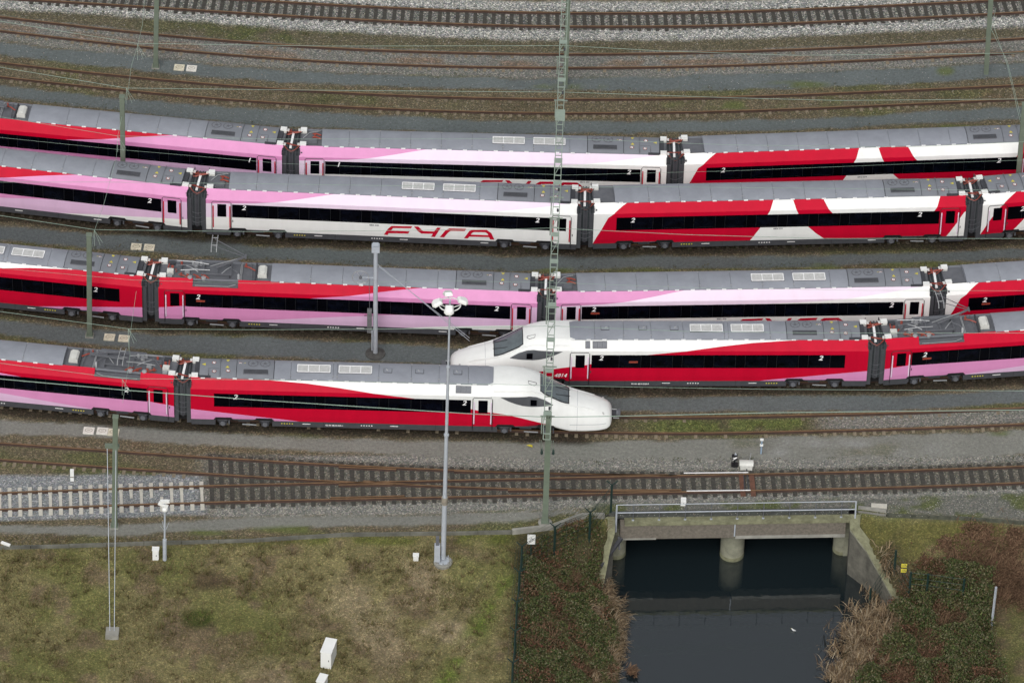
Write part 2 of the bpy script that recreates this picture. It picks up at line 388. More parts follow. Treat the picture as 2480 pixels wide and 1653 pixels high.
    dd = np.clip(1.2-((px-500)/60)**2-((py-1405)/28)**2, 0, 1)*smooth(.3, .5, f2); fld = mixc(fld, np.array([.07, .048, .032]), dd*.8)
    tr = np.clip(1-abs(px-(1190-(py-1380)*.72+(f2-.5)*30))/9, 0, 1)*smooth(1370, 1400, py); fld = mixc(fld, np.array([.07, .062, .04]), tr*.6)
    fld *= (.70+.64*f4)[:, None]
    fld = mixc(fld, SOIL*.8, smooth(1215, 1265, px)*.85*smooth(1250, 1300, py)*np.where(px < 2200, 1, .25))
    rg = smooth(2060, 2100, px); fld = mixc(fld, np.array([.11, .105, .035]), rg*smooth(.35, .6, f2)*(1-smooth(1330, 1400, py))*.9)
    col = mixc(col, np.array([0, 0, 0]), k)+fld*k[:, None]; st = st*(1-k)+.42*k
    return col, st

def ground_mat():
    m = bpy.data.materials.new('ground_zones'); m.use_nodes = True; nt = m.node_tree; b = nt.nodes['Principled BSDF']
    b.inputs['Roughness'].default_value = .95; b.inputs['Specular IOR Level'].default_value = .15
    L = nt.links.new
    at = nt.nodes.new('ShaderNodeAttribute'); at.attribute_name = 'zone'
    tc = nt.nodes.new('ShaderNodeTexCoord')
    vo = nt.nodes.new('ShaderNodeTexVoronoi'); vo.inputs['Scale'].default_value = 13
    vo2 = nt.nodes.new('ShaderNodeTexVoronoi'); vo2.inputs['Scale'].default_value = 25
    nz = nt.nodes.new('ShaderNodeTexNoise'); nz.inputs['Scale'].default_value = 5.0; nz.inputs['Detail'].default_value = 8; nz.inputs['Roughness'].default_value = .8
    for n in (vo, vo2, nz): L(tc.outputs['Object'], n.inputs['Vector'])
    sv = nt.nodes.new('ShaderNodeSeparateColor'); L(vo.outputs['Color'], sv.inputs[0])
    sv2 = nt.nodes.new('ShaderNodeSeparateColor'); L(vo2.outputs['Color'], sv2.inputs[0])
    # stone brightness: mostly mid, few bright
    cr = nt.nodes.new('ShaderNodeValToRGB'); L(sv.outputs[0], cr.inputs[0])
    e = cr.color_ramp.elements; e[0].color = (.35, .35, .34, 1); e[1].color = (2.1, 2.08, 1.98, 1); e[1].position = 1.0
    q = e.new(.55); q.color = (.75, .75, .75, 1); q = e.new(.85); q.color = (1.25, 1.22, 1.15, 1)
    cr2 = nt.nodes.new('ShaderNodeMapRange'); L(sv2.outputs[1], cr2.inputs[0]); cr2.inputs[3].default_value = .55; cr2.inputs[4].default_value = 1.5
    mul = nt.nodes.new('ShaderNodeVectorMath'); mul.operation = 'SCALE'; L(cr.outputs[0], mul.inputs[0]); L(cr2.outputs[0], mul.inputs['Scale'])
    # fine noise for everything
    mr = nt.nodes.new('ShaderNodeMapRange'); L(nz.outputs[0], mr.inputs[0]); mr.inputs[1].default_value = .25; mr.inputs[2].default_value = .75; mr.inputs[3].default_value = .62; mr.inputs[4].default_value = 1.42
    one = nt.nodes.new('ShaderNodeMix'); one.data_type = 'RGBA'; L(at.outputs['Alpha'], one.inputs[0]); one.inputs[6].default_value = (1, 1, 1, 1); L(mul.outputs[0], one.inputs[7])
    c1 = nt.nodes.new('ShaderNodeVectorMath'); c1.operation = 'MULTIPLY'; L(at.outputs['Color'], c1.inputs[0]); L(one.outputs[2], c1.inputs[1])
    c2 = nt.nodes.new('ShaderNodeVectorMath'); c2.operation = 'SCALE'; L(c1.outputs[0], c2.inputs[0]); L(mr.outputs[0], c2.inputs['Scale'])
    # slight hue variation per stone
    hv = nt.nodes.new('ShaderNodeMix'); hv.data_type = 'RGBA'; hv.blend_type = 'SOFT_LIGHT'
    hf = nt.nodes.new('ShaderNodeMath'); hf.operation = 'MULTIPLY'; hf.inputs[1].default_value = .13; L(at.outputs['Alpha'], hf.inputs[0]); L(hf.outputs[0], hv.inputs[0])
    L(c2.outputs[0], hv.inputs[6]); L(vo.outputs['Color'], hv.inputs[7])
    L(hv.outputs[2], b.inputs['Base Color'])
    bp = nt.nodes.new('ShaderNodeBump'); bp.inputs['Strength'].default_value = .5; bp.inputs['Distance'].default_value = .04
    L(vo.outputs['Distance'], bp.inputs['Height']); L(bp.outputs[0], b.inputs['Normal'])
    MATS['ground'] = m; return m
GM = ground_mat()
def sheet(name, xs, ss, zf, label, cat=None, skip=None):
    X, S = np.meshgrid(xs, ss); Y = KY(X)+S
    Z = zf(X, Y, S)
    nx, ny = len(xs), len(ss)
    V = np.stack([X.ravel(), Y.ravel(), Z.ravel()], 1)
    px, py = proj(V[:, 0], V[:, 1], V[:, 2])
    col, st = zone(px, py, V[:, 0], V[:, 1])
    idx = np.arange(nx*ny).reshape(ny, nx)
    f = np.stack([idx[:-1, :-1].ravel(), idx[:-1, 1:].ravel(), idx[1:, 1:].ravel(), idx[1:, :-1].ravel()], 1)
    if skip is not None:
        keep = ~skip(V[f].mean(1)); f = f[keep]
    me = bpy.data.meshes.new(name); me.from_pydata(V.tolist(), [], f.tolist())
    ca = me.color_attributes.new('zone', 'FLOAT_COLOR', 'POINT')
    buf = np.concatenate([np.clip(col, 0, 1), np.clip(st, 0, 1)[:, None]], 1).astype('f4')
    ca.data.foreach_set('color', buf.ravel())
    me.materials.append(GM); me.polygons.foreach_set('use_smooth', [True]*len(me.polygons)); me.update()
    o = bpy.data.objects.new(name, me); C.objects.link(o); tag(o, label, cat, kind='structure'); return o
def grade(a, b, step, far, n):
    core = np.arange(a, b, step); t = np.linspace(0, 1, n)[1:]**2
    return np.concatenate([(a-far*t)[::-1], core, core[-1]+far*t])
xs = grade(-37, 37, .2, 900, 14)
ss = np.concatenate([np.arange(0, 56, .2), 56+900*np.linspace(0, 1, 16)[1:]**2])
def mound(X, Y, S):
    return -.02+.03*(fbm2(X, Y, 1.2, 21, 3)-.5)
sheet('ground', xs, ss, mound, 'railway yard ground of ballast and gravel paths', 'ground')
ss2 = np.concatenate([[-900, -300, -120, -60], np.arange(-24, .01, .2)]); ss2[-1] = 0
def lowz(X, Y, S):
    n = fbm2(X, Y, 2.5, 22, 4)-.5; n2 = fbm2(X, Y, .6, 23, 3)-.5
    return HZ(X, Y-1e-4)+n*.22*np.clip(-S/2, 0, 1)+n2*.07*np.clip(-S/2, 0, 1)
sheet('grass_field', xs, ss2, lowz, 'rough winter meadow and banks below the tracks', 'field')

# water ----------------------------------------------------------------------
wm = bpy.data.materials.new('water'); wm.use_nodes = True; nt = wm.node_tree; b = nt.nodes['Principled BSDF']
b.inputs['Base Color'].default_value = (.010, .016, .019, 1); b.inputs['Roughness'].default_value = .03; b.inputs['IOR'].default_value = 1.68; b.inputs['Specular IOR Level'].default_value = 1.0
nz = nt.nodes.new('ShaderNodeTexNoise'); nz.inputs['Scale'].default_value = 1.6; nz.inputs['Detail'].default_value = 3
tc = nt.nodes.new('ShaderNodeTexCoord'); mp = nt.nodes.new('ShaderNodeMapping'); mp.inputs['Scale'].default_value = (1, 2.2, 1)
nt.links.new(tc.outputs['Object'], mp.inputs[0]); nt.links.new(mp.outputs[0], nz.inputs['Vector'])
bp = nt.nodes.new('ShaderNodeBump'); bp.inputs['Strength'].default_value = .10; bp.inputs['Distance'].default_value = .05
nt.links.new(nz.outputs[0], bp.inputs['Height']); nt.links.new(bp.outputs[0], b.inputs['Normal'])
mb = MB(); x0, x1 = P(1380, 1400, WATER).x, P(2200, 1400, WATER).x
mb.face([(x0, -60, WATER), (x1+3, -60, WATER), (x1+3, 8, WATER), (x0, 8, WATER)], wm)
tag(mb.build('water'), 'still dark water of the canal under the bridge', 'water', kind='structure')

# ================================================================ railway tracks
def resample(pts, step):
    out = [pts[0]]; acc = 0
    for a, b in zip(pts[:-1], pts[1:]):
        L = (b-a).length; n = max(1, int(L/step))
        for i in range(1, n+1): out.append(a.lerp(b, i/n))
    return out
def centre_from(u, l):
    X = np.arange(min(u[0][0], l[0][0]), max(u[-1][0], l[-1][0])+1, 60)
    X = X[(X >= max(u[0][0], l[0][0])) & (X <= min(u[-1][0], l[-1][0]))]
    pts = []
    for x in X:
        y = (band(x, u)+band(x, l))/2
        pts.append(P(x, float(y), RTOP))
    return smooth_pts(pts)
def smooth_pts(pts, it=10):
    pts = [p.copy() for p in pts]
    for _ in range(it):
        q = [p.copy() for p in pts]
        for i in range(1, len(pts)-1): q[i] = (pts[i-1]+pts[i]*2+pts[i+1])/4
        pts = q
    return pts
def offset(pts, d):
    out = []
    for i, p in enumerate(pts):
        t = pts[min(i+1, len(pts)-1)]-pts[max(i-1, 0)]; t.z = 0; t.normalize()
        out.append(p+Vector((-t.y, t.x, 0))*d)
    return out
def rail_mesh(pts, top=RAILT):
    mb = MB()
    prof = [(-.07, 0), (-.07, .02), (-.012, .045), (-.012, .125), (-.036, .135), (-.036, .17), (.036, .17), (.036, .135), (.012, .125), (.012, .045), (.07, .02), (.07, 0)]
    rings = []
    for i, p in enumerate(pts):
        t = pts[min(i+1, len(pts)-1)]-pts[max(i-1, 0)]; t.z = 0; t.normalize(); n = Vector((-t.y, t.x, 0))
        rings.append([mb.vert(Vector((p.x, p.y, 0))+n*a+Vector((0, 0, z))) for a, z in prof])
    k1 = mb.m(top); k2 = mb.m(RAILT2)
    for i in range(len(rings)-1):
        for j in range(len(prof)-1):
            mb.f.append([rings[i][j+1], rings[i][j], rings[i+1][j], rings[i+1][j+1]]); mb.mi.append(k1 if j in (4, 5, 6) else k2)
    return mb
def along(pts, step, start=0.0):
    res = []; need = start
    for a, b in zip(pts[:-1], pts[1:]):
        L = (b-a).length; d = (b-a)/L
        while need <= L:
            res.append((a+d*need, d)); need += step
        need -= L
    return res
def track(name, pts, label, kind='wood', cond=None, blk=None, step=.6, group='sidings of the yard', halves=True):
    o = empty('railway_track', (pts[len(pts)//2].x, pts[len(pts)//2].y, 0), label, 'railway track')
    for s in (-.7535, .7535): rail_mesh(offset(pts, s)).build('rail', o, world=True)
    blk = blk or CONCB
    rest = MB(); n = 0
    sl = [q for q in along(pts, step, .3) if -33 < q[0].x < 34.5 and (cond is None or cond(q[0]))]
    # nearest to the picture first: about a hundred are separate
    for (p, d) in sorted(sl, key=lambda q: abs(q[0].x)):
        a = random.gauss(0, .012); d2 = Vector((math.cos(a)*d.x-math.sin(a)*d.y, math.sin(a)*d.x+math.cos(a)*d.y, 0)); nn = Vector((-d2.y, d2.x, 0))
        jit = random.uniform(-.03, .03)
        T = Matrix(((d2.x, nn.x, 0, p.x+jit), (d2.y, nn.y, 0, p.y), (0, 0, 1, 0), (0, 0, 0, 1)))
        one = rest if n >= 100 else MB()
        if kind in ('blocks', 'concrete'): one.box(-.05, .05, -.7, .7, -.12, -.06, CONCB, T)
        if kind == 'wood': one.box(-.125, .125, -1.0+random.uniform(-.14, .06), 1.02+random.uniform(-.06, .16), -.15, .020+random.uniform(-.006, .012), WOOD, T)
        elif kind == 'concrete':
            for sgn in (-1, 1):
                one.box(-.09, .09, *sorted((sgn*.0, sgn*.62)), -.1, .035, CONC, T); one.box(-.12, .12, *sorted((sgn*.62, sgn*1.26)), -.1, .05, CONC, T)
        else:
            for sgn in (-1, 1):
                e = random.uniform(-.08, .05)
                if kind == 'blocks_lower' and sgn == 1: one.box(-.1, .1, .35-e, .64, -.1, .022, CONCB, T); continue
                dens = mnoise.noise(Vector((p.x*.12, p.y*.3, 2.0)))
                if sgn == -1 and random.random() < .75+dens: one.box(-.1, .1, -1.10-e, -.82, -.1, .022, blk, T)
                if sgn == 1 and random.random() < .45+dens: one.box(-.1, .1, .42-e, .64, -.1, .018, blk, T)
        if one is not rest: one.build('sleeper', o, world=True)
        n += 1
    if rest.f: tag(rest.build('sleepers', o, world=True), kind='stuff')
    return o
track('t', centre_from(t1u, t1l), 'farthest rusty track on dark wooden sleepers in pale ballast', 'wood')
track('t', centre_from(t2u, t2l), 'second farthest rusty track in grey ballast with buried sleepers', 'blocks')
track('t', centre_from(t3u, t3l), 'empty rusty track in brown ballast just behind the farthest train', 'blocks')
# ================================================================ trains
PR0 = [(1.395, .78), (1.435, 1.15), (1.437, 1.5), (1.437, 1.83), (1.437, 2.3), (1.437, 2.83), (1.430, 3.0), (1.42, 3.13), (1.37, 3.18), (1.2, 3.33), (1.04, 3.47), (.93, 3.575), (.885, 3.62), (.6, 3.68), (.3, 3.71), (0, 3.72)]
def vnom(w): return float(np.interp(w, [q[1] for q in PR0], [q[0] for q in PR0]))
WR = []
for (a, b) in zip(PR0[:-1], PR0[1:]):
    n = max(1, int((b[1]-a[1])/.12+.5)) if b[1] <= 3.63 else 1
    for i in range(n): WR.append(a[1]+(b[1]-a[1])*i/n)
WR += [3.67, 3.70, 3.715]; WR = sorted(set(round(w, 4) for w in WR+[3.72]))
ROOFW = 3.62
# nose tables, d measured back from the tip
T_HW = [(0, .55), (.04, .78), (.12, .94), (.3, 1.08), (.6, 1.18), (1.0, 1.25), (1.6, 1.32), (2.6, 1.39), (4, 1.425), (5.5, 1.437)]
T_HT = [(0, 1.08), (.04, 1.28), (.12, 1.42), (.3, 1.58), (.6, 1.72), (1.0, 1.87), (1.7, 2.07), (2.4, 2.26), (2.75, 2.40), (3.3, 2.70), (3.9, 3.06), (4.4, 3.37), (4.9, 3.59), (5.5, 3.74), (6.3, 3.79), (7.2, 3.76), (7.6, 3.72)]
T_HB = [(0, .72), (.05, .6), (.15, .5), (.4, .40), (.9, .33), (1.8, .30), (2.6, .32), (3.3, .50), (3.8, .70), (4.2, .78)]
T_F = [(0, 1), (3.6, 1), (4.6, .65), (5.6, .3), (6.8, 0)]
def section(d, w):
    wn_ = max(0.0, (w-.78)/2.94); hw = lerp(T_HW, d); ht = lerp(T_HT, d); hb = lerp(T_HB, d); f = lerp(T_F, d)
    f = f*f*(3-2*f)
    vn_ = vnom(w)/1.437
    ex = 2.7 if d > 2.4 else 2.7-.5*(2.4-d)/2.4
    vr = max(0, 1-wn_**ex)**(1/ex)
    if wn_ < .18: vr *= 1-.30*(1-wn_/.18)**2*min(1, f)
    v = hw*(vn_*(1-f)+vr*f)
    return v, hb+(ht-hb)*wn_
REAL = 23.2
DIV = mat('window_joint', (.016, .018, .022), .5)
LGREY2 = mat('damper_grey', (.20, .21, .22), .5, var=.15)
class Car:
    def __init__(s, train, L, nose=0, flip=False):
        s.L = L; s.nose = nose; s.flip = flip; s.train = train; s.K = 1.0
    def U(s, c): return (s.L-c if s.flip else c)*s.K
    def S(s, c, w, side=-1, off=0.0):
        """point of the body surface; c from the reference end, w height, side -1 near"""
        if s.nose and c > s.L-7.8:
            d = max(0, s.L-c); v, ww = section(d, w)
        else: v, ww = vnom(w), w
        p = Vector((s.U(c), side*v, ww))
        if off:
            w2 = min(w+.05, 3.72); w1 = w2-.1
            if s.nose and c > s.L-7.8:
                a = section(max(0, s.L-c), w1); b = section(max(0, s.L-c), w2)
            else: a = (vnom(w1), w1); b = (vnom(w2), w2)
            n = Vector((0, side*(b[1]-a[1]), -(b[0]-a[0]))); n.normalize(); p += n*off
        return p
    def surf(s, mb, livery, cols, w0=.78, w1=3.62, sides=(-1, 1), off=0.0, c0=None, c1=None):
        c0 = cols[0] if c0 is None else c0; c1 = cols[-1] if c1 is None else c1
        ws = [w0]+[w for w in WR if w0+1e-4 < w < w1-1e-4]+[w1]
        bounds, mats_ = livery
        edges = sorted(set([c0]+[c for c in cols if c0 < c < c1]+[c1]))
        for side in sides:
            for wa, wb in zip(ws[:-1], ws[1:]):
                ka = [c0-99]+[lerp(b, wa) for b in bounds]+[c1+99]; kb = [c0-99]+[lerp(b, wb) for b in bounds]+[c1+99]
                for i in range(1, len(ka)): ka[i] = max(ka[i], ka[i-1]); kb[i] = max(kb[i], kb[i-1])
                for k, mt in enumerate(mats_):
                    quad = [(ka[k], wa), (ka[k+1], wa), (kb[k+1], wb), (kb[k], wb)]
                    for ea, eb in zip(edges[:-1], edges[1:]):
                        if max(ka[k+1], kb[k+1]) <= ea or min(ka[k], kb[k]) >= eb: continue
                        poly = clip(clip(quad, ea, 1), eb, -1)
                        if len(poly) >= 3:
                            pts = [s.S(c, w, side, off) for c, w in poly]
                            if (side == 1) != s.flip: pts.reverse()
                            mb.face(pts, mt, True)
def clip(poly, c, sg):
    out = []
    for i in range(len(poly)):
        a = poly[i-1]; b = poly[i]; ia = (a[0]-c)*sg >= -1e-9; ib = (b[0]-c)*sg >= -1e-9
        if ia != ib:
            t = (c-a[0])/(b[0]-a[0]); out.append((c, a[1]+(b[1]-a[1])*t))
        if ib: out.append(b)
    return out
# liveries: boundaries as (w, c) lists, c in metres from the end that faces the cab car
def rev(b): return sorted(b)
LIV = {}
LIV['P'] = ([rev([(.78, -1), (1.64, -.5), (1.70, .2), (1.83, 1.2), (2.83, 9.3), (3.1, 11.5), (3.4, 14.2), (3.62, 16.5)]),
             rev([(.78, 4.8), (1.1, 7.6), (1.5, 11.4), (1.83, 14.8), (2.7, 22.2), (2.86, 23.6), (3.0, 30), (3.62, 40)]),
             rev([(.78, 15.2), (1.05, 17.8), (1.36, 22.0), (1.48, 23.6), (1.9, 30), (3.62, 50)])], [RED, PINK, LPINK, WHITE])
LIV['V'] = ([rev([(.78, -5), (2.6, -3), (2.86, 0), (3.0, 3.1), (3.25, 5.4), (3.45, 7.0), (3.62, 8.3)]),
             rev([(.78, -5), (1.7, -1), (1.83, 1), (2.83, 13.0), (3.0, 16.5), (3.2, 19.0), (3.45, 21.6), (3.62, 23.0)])], [PINK, VPINK, WHITE])
LIV['R'] = ([rev([(3.62, 2.15), (3.4, 1.7), (3.2, 1.35), (2.83, .9), (1.83, .47), (1.3, .2), (.78, 0)]),
             rev([(3.62, 11.3), (2.83, 10.9), (1.83, 10.5), (.78, 9.9)]),
             rev([(3.62, 12.5), (2.83, 12.85), (1.83, 13.5), (1.3, 14.0), (.78, 14.6)]),
             rev([(3.62, 14.4), (3.2, 14.7), (2.83, 15.0), (1.95, 19), (.78, 19)]),
             rev([(3.62, 21.8), (3.2, 21.6), (2.83, 21.4), (1.95, 19), (.78, 19)]),
             rev([(3.62, 23.8), (2.9, 23.6), (2.7, 23.3), (1.8, 22.85), (.78, 22.3)])], [WHITE, RED, WHITE, RED, WHITE, RED, WHITE])
LIV['D'] = ([rev([(3.62, 2.3), (3.2, 1.45), (2.83, 1.1), (1.83, .5), (.78, 0)]),
             rev([(3.62, 14), (2.2, 6), (1.83, 2.8), (1.3, 2.4), (.78, 2.0)]),
             rev([(3.62, 14.5), (2.2, 9), (1.83, 6), (.78, 5)])], [WHITE, RED, WHITE, RED])
LIV['E'] = ([rev([(1.62, -.3), (1.58, .1), (1.2, 3.4), (.85, 6.3), (.78, 6.7)]),
             rev([(3.62, 3.4), (3.53, 6.2), (3.4, 8.3), (3.15, 11.1), (2.83, 13.85), (2.0, 17.9), (1.9, 18.5), (1.75, 19.4), (1.23, 21.6), (.93, 22.9), (.78, 23.2)])], [PINK, RED, WHITE])
# fix pink wedge of the cab car: above w=1.62 there is none
LIV['E'][0][0].append((3.62, -5)); LIV['E'][0][0].sort()

def text_mesh(mb, s, T, size, mt, shear=.25, bold=.012):
    cu = bpy.data.curves.new('t', 'FONT'); cu.body = s; cu.size = size; cu.shear = shear; cu.offset = bold; cu.resolution_u = 3
    o = bpy.data.objects.new('t', cu); C.objects.link(o)
    dg = bpy.context.evaluated_depsgraph_get(); me = o.evaluated_get(dg).to_mesh()
    for p in me.polygons: mb.face([tuple(T @ me.vertices[i].co) for i in p.vertices], mt)
    o.evaluated_get(dg).to_mesh_clear(); bpy.data.objects.remove(o); bpy.data.curves.remove(cu)
def side_T(u, w, off=.02):   # text plane on the near side wall; x along u, y up
    return Matrix(((1, 0, 0, u), (0, 0, 1, -1.437-off), (0, 1, 0, w), (0, 0, 0, 1))) 
FYRA = [[(1178, 1322), (1215, 1268), (1248, 1243), (1437, 1245), (1425, 1263), (1262, 1262), (1240, 1287), (1412, 1290), (1402, 1311), (1220, 1309), (1212, 1325)],
        [(1452, 1245), (1492, 1247), (1535, 1287), (1638, 1290), (1665, 1255), (1697, 1257), (1645, 1341), (1610, 1339), (1626, 1312), (1522, 1311), (1490, 1290)],
        [(1690, 1342), (1738, 1283), (1775, 1262), (1930, 1265), (1918, 1286), (1790, 1285), (1768, 1298), (1728, 1344)],
        [(1912, 1350), (1960, 1284), (1990, 1271), (2118, 1275), (2160, 1303), (2190, 1362), (2150, 1360), (2128, 1310), (2105, 1296), (2003, 1294), (1985, 1303), (1948, 1352)],
        [(1968, 1318), (2133, 1322), (2142, 1340), (1957, 1336)]]
def fan_obj(c, v, side=None):
    mb = MB(); 
    mb.lathe([(.31, 0), (.31, .03), (.27, .03), (.27, .0)], MGREY, (0, 0, 0), 20)
    mb.lathe([(.27, .0), (.27, .012), (0.01, .012)], RGREY2, (0, 0, 0), 20)
    mb.lathe([(.09, .0), (.09, .035), (0.01, .035)], MGREY, (0, 0, 0), 12)
    for k in range(5):
        a = k*2*math.pi/5
        mb.bar((.1*math.cos(a), .1*math.sin(a), .02), (.25*math.cos(a+.5), .25*math.sin(a+.5), .02), .02, .01, MGREY)
    return mb
def arch(v): return 3.78-.16*(abs(v)/.9)**2.4
def roof_panel(car, c0, c1, mt, lift=0.0, vmax=.9, vs=None):
    mb = MB(); n = 8; vs = vs or [-vmax+2*vmax*i/n for i in range(n+1)]
    a, b = sorted((car.U(c0), car.U(c1)))
    for i in range(len(vs)-1):
        v0, v1 = vs[i], vs[i+1]; z0, z1 = arch(v0)+lift, arch(v1)+lift
        mb.face([(a, v0, z0), (b, v0, z0), (b, v1, z1), (a, v1, z1)], mt, True)
    for x, fl in ((a, 0), (b, 1)):
        pts = [(x, v, arch(v)+lift) for v in vs]+[(x, vs[-1], 3.5), (x, vs[0], 3.5)]
        mb.face(pts if fl else pts[::-1], mt, True)
    for v, fl in ((vs[0], 0), (vs[-1], 1)):
        q = [(a, v, 3.5), (b, v, 3.5), (b, v, arch(v)+lift), (a, v, arch(v)+lift)]
        mb.face(q if not fl else q[::-1], mt, True)
    return mb
def warn(car, c, v, kind):
    mb = MB(); x = car.U(c); z = arch(v)+.012; 
    if kind == 'tri': mb.face([(x-.12, v-.08, z), (x+.12, v-.08, z-.0), (x, v+.13, z)], YELLOW)
    elif kind == 'tril': mb.face([(x-.13, v, z), (x+.09, v-.11, z), (x+.09, v+.11, z)], YELLOW)
    elif kind == 'trid': mb.face([(x-.11, v+.08, z), (x, v-.1, z), (x+.11, v+.08, z)], YELLOW)
    else:
        n = 14
        mb.face([(x+.13*math.cos(2*math.pi*i/n), v+.13*math.sin(2*math.pi*i/n), z) for i in range(n)], CABLE)
        mb.face([(x+.09*math.cos(2*math.pi*i/n), v+.09*math.sin(2*math.pi*i/n), z+.004) for i in range(n)], WLINE)
        mb.face([(x-.045, v-.05, z+.008), (x-.01, v-.05, z+.008), (x+.05, v+.05, z+.008), (x+.01, v+.05, z+.008)], DGREY)
    return mb
def insulator(mb, x, y, z, h=.3, r=.07, mt=CABLE):
    pr = []; n = 5
    for i in range(n):
        pr += [(r*.5, h*i/n), (r, h*(i+.3)/n), (r*.5, h*(i+.7)/n)]
    mb.lathe(pr+[(r*.4, h)], mt, (x, y, z), 8)
def pantograph(parent, x, dirn, raised):
    """lower arm goes away from x in direction dirn then back to the head"""
    z0 = 3.62; mb = MB()
    for y in (-.55, .55): mb.bar((x-.9, y, z0+.12), (x+.9, y, z0+.12), .07, .07, MGREY)
    for xx in (x-.85, x, x+.85): mb.bar((xx, -.6, z0+.1), (xx, .6, z0+.1), .07, .07, MGREY)
    for xx in (x-.8, x+.8):
        for y in (-.5, .5): insulator(mb, xx, y, z0-.17, .26, .07, DGREY)
    mb.build('pantograph_base', parent)
    mb = MB()
    kn = Vector((x+dirn*1.75, 0, z0+(1.15 if raised else .34))); ft = Vector((x-dirn*.1, 0, z0+.2))
    hd = Vector((x-dirn*.15, 0, z0+(2.25 if raised else .50)))
    mb.bar(ft, kn, .10, .10, MGREY); mb.bar(ft+Vector((-dirn*.35, .12, 0)), kn+Vector((-dirn*.1, .0, -.05)), .035, .035, LGREY)
    for s_ in (-1, 1): mb.tube([kn+Vector((0, s_*.08, 0)), hd+Vector((0, s_*.34, -.1))], .028, MGREY)
    mb.tube([kn+Vector((0, -.18, 0)), kn+Vector((0, .18, 0))], .06, MGREY)
    mb.build('pantograph_arm', parent)
    mb = MB()
    for e in (-.16, .16):
        pts = [hd+Vector((e, y, z)) for y, z in ((-.8, -.22), (-.68, -.05), (-.5, .05), (.5, .05), (.68, -.05), (.8, -.22))]
        mb.tube(pts, .025, LGREY)
    for y in (-.36, .36): mb.bar(hd+Vector((-.2, y, -.02)), hd+Vector((.2, y, -.02)), .04, .05, LGREY)
    mb.build('pantograph_head', parent)

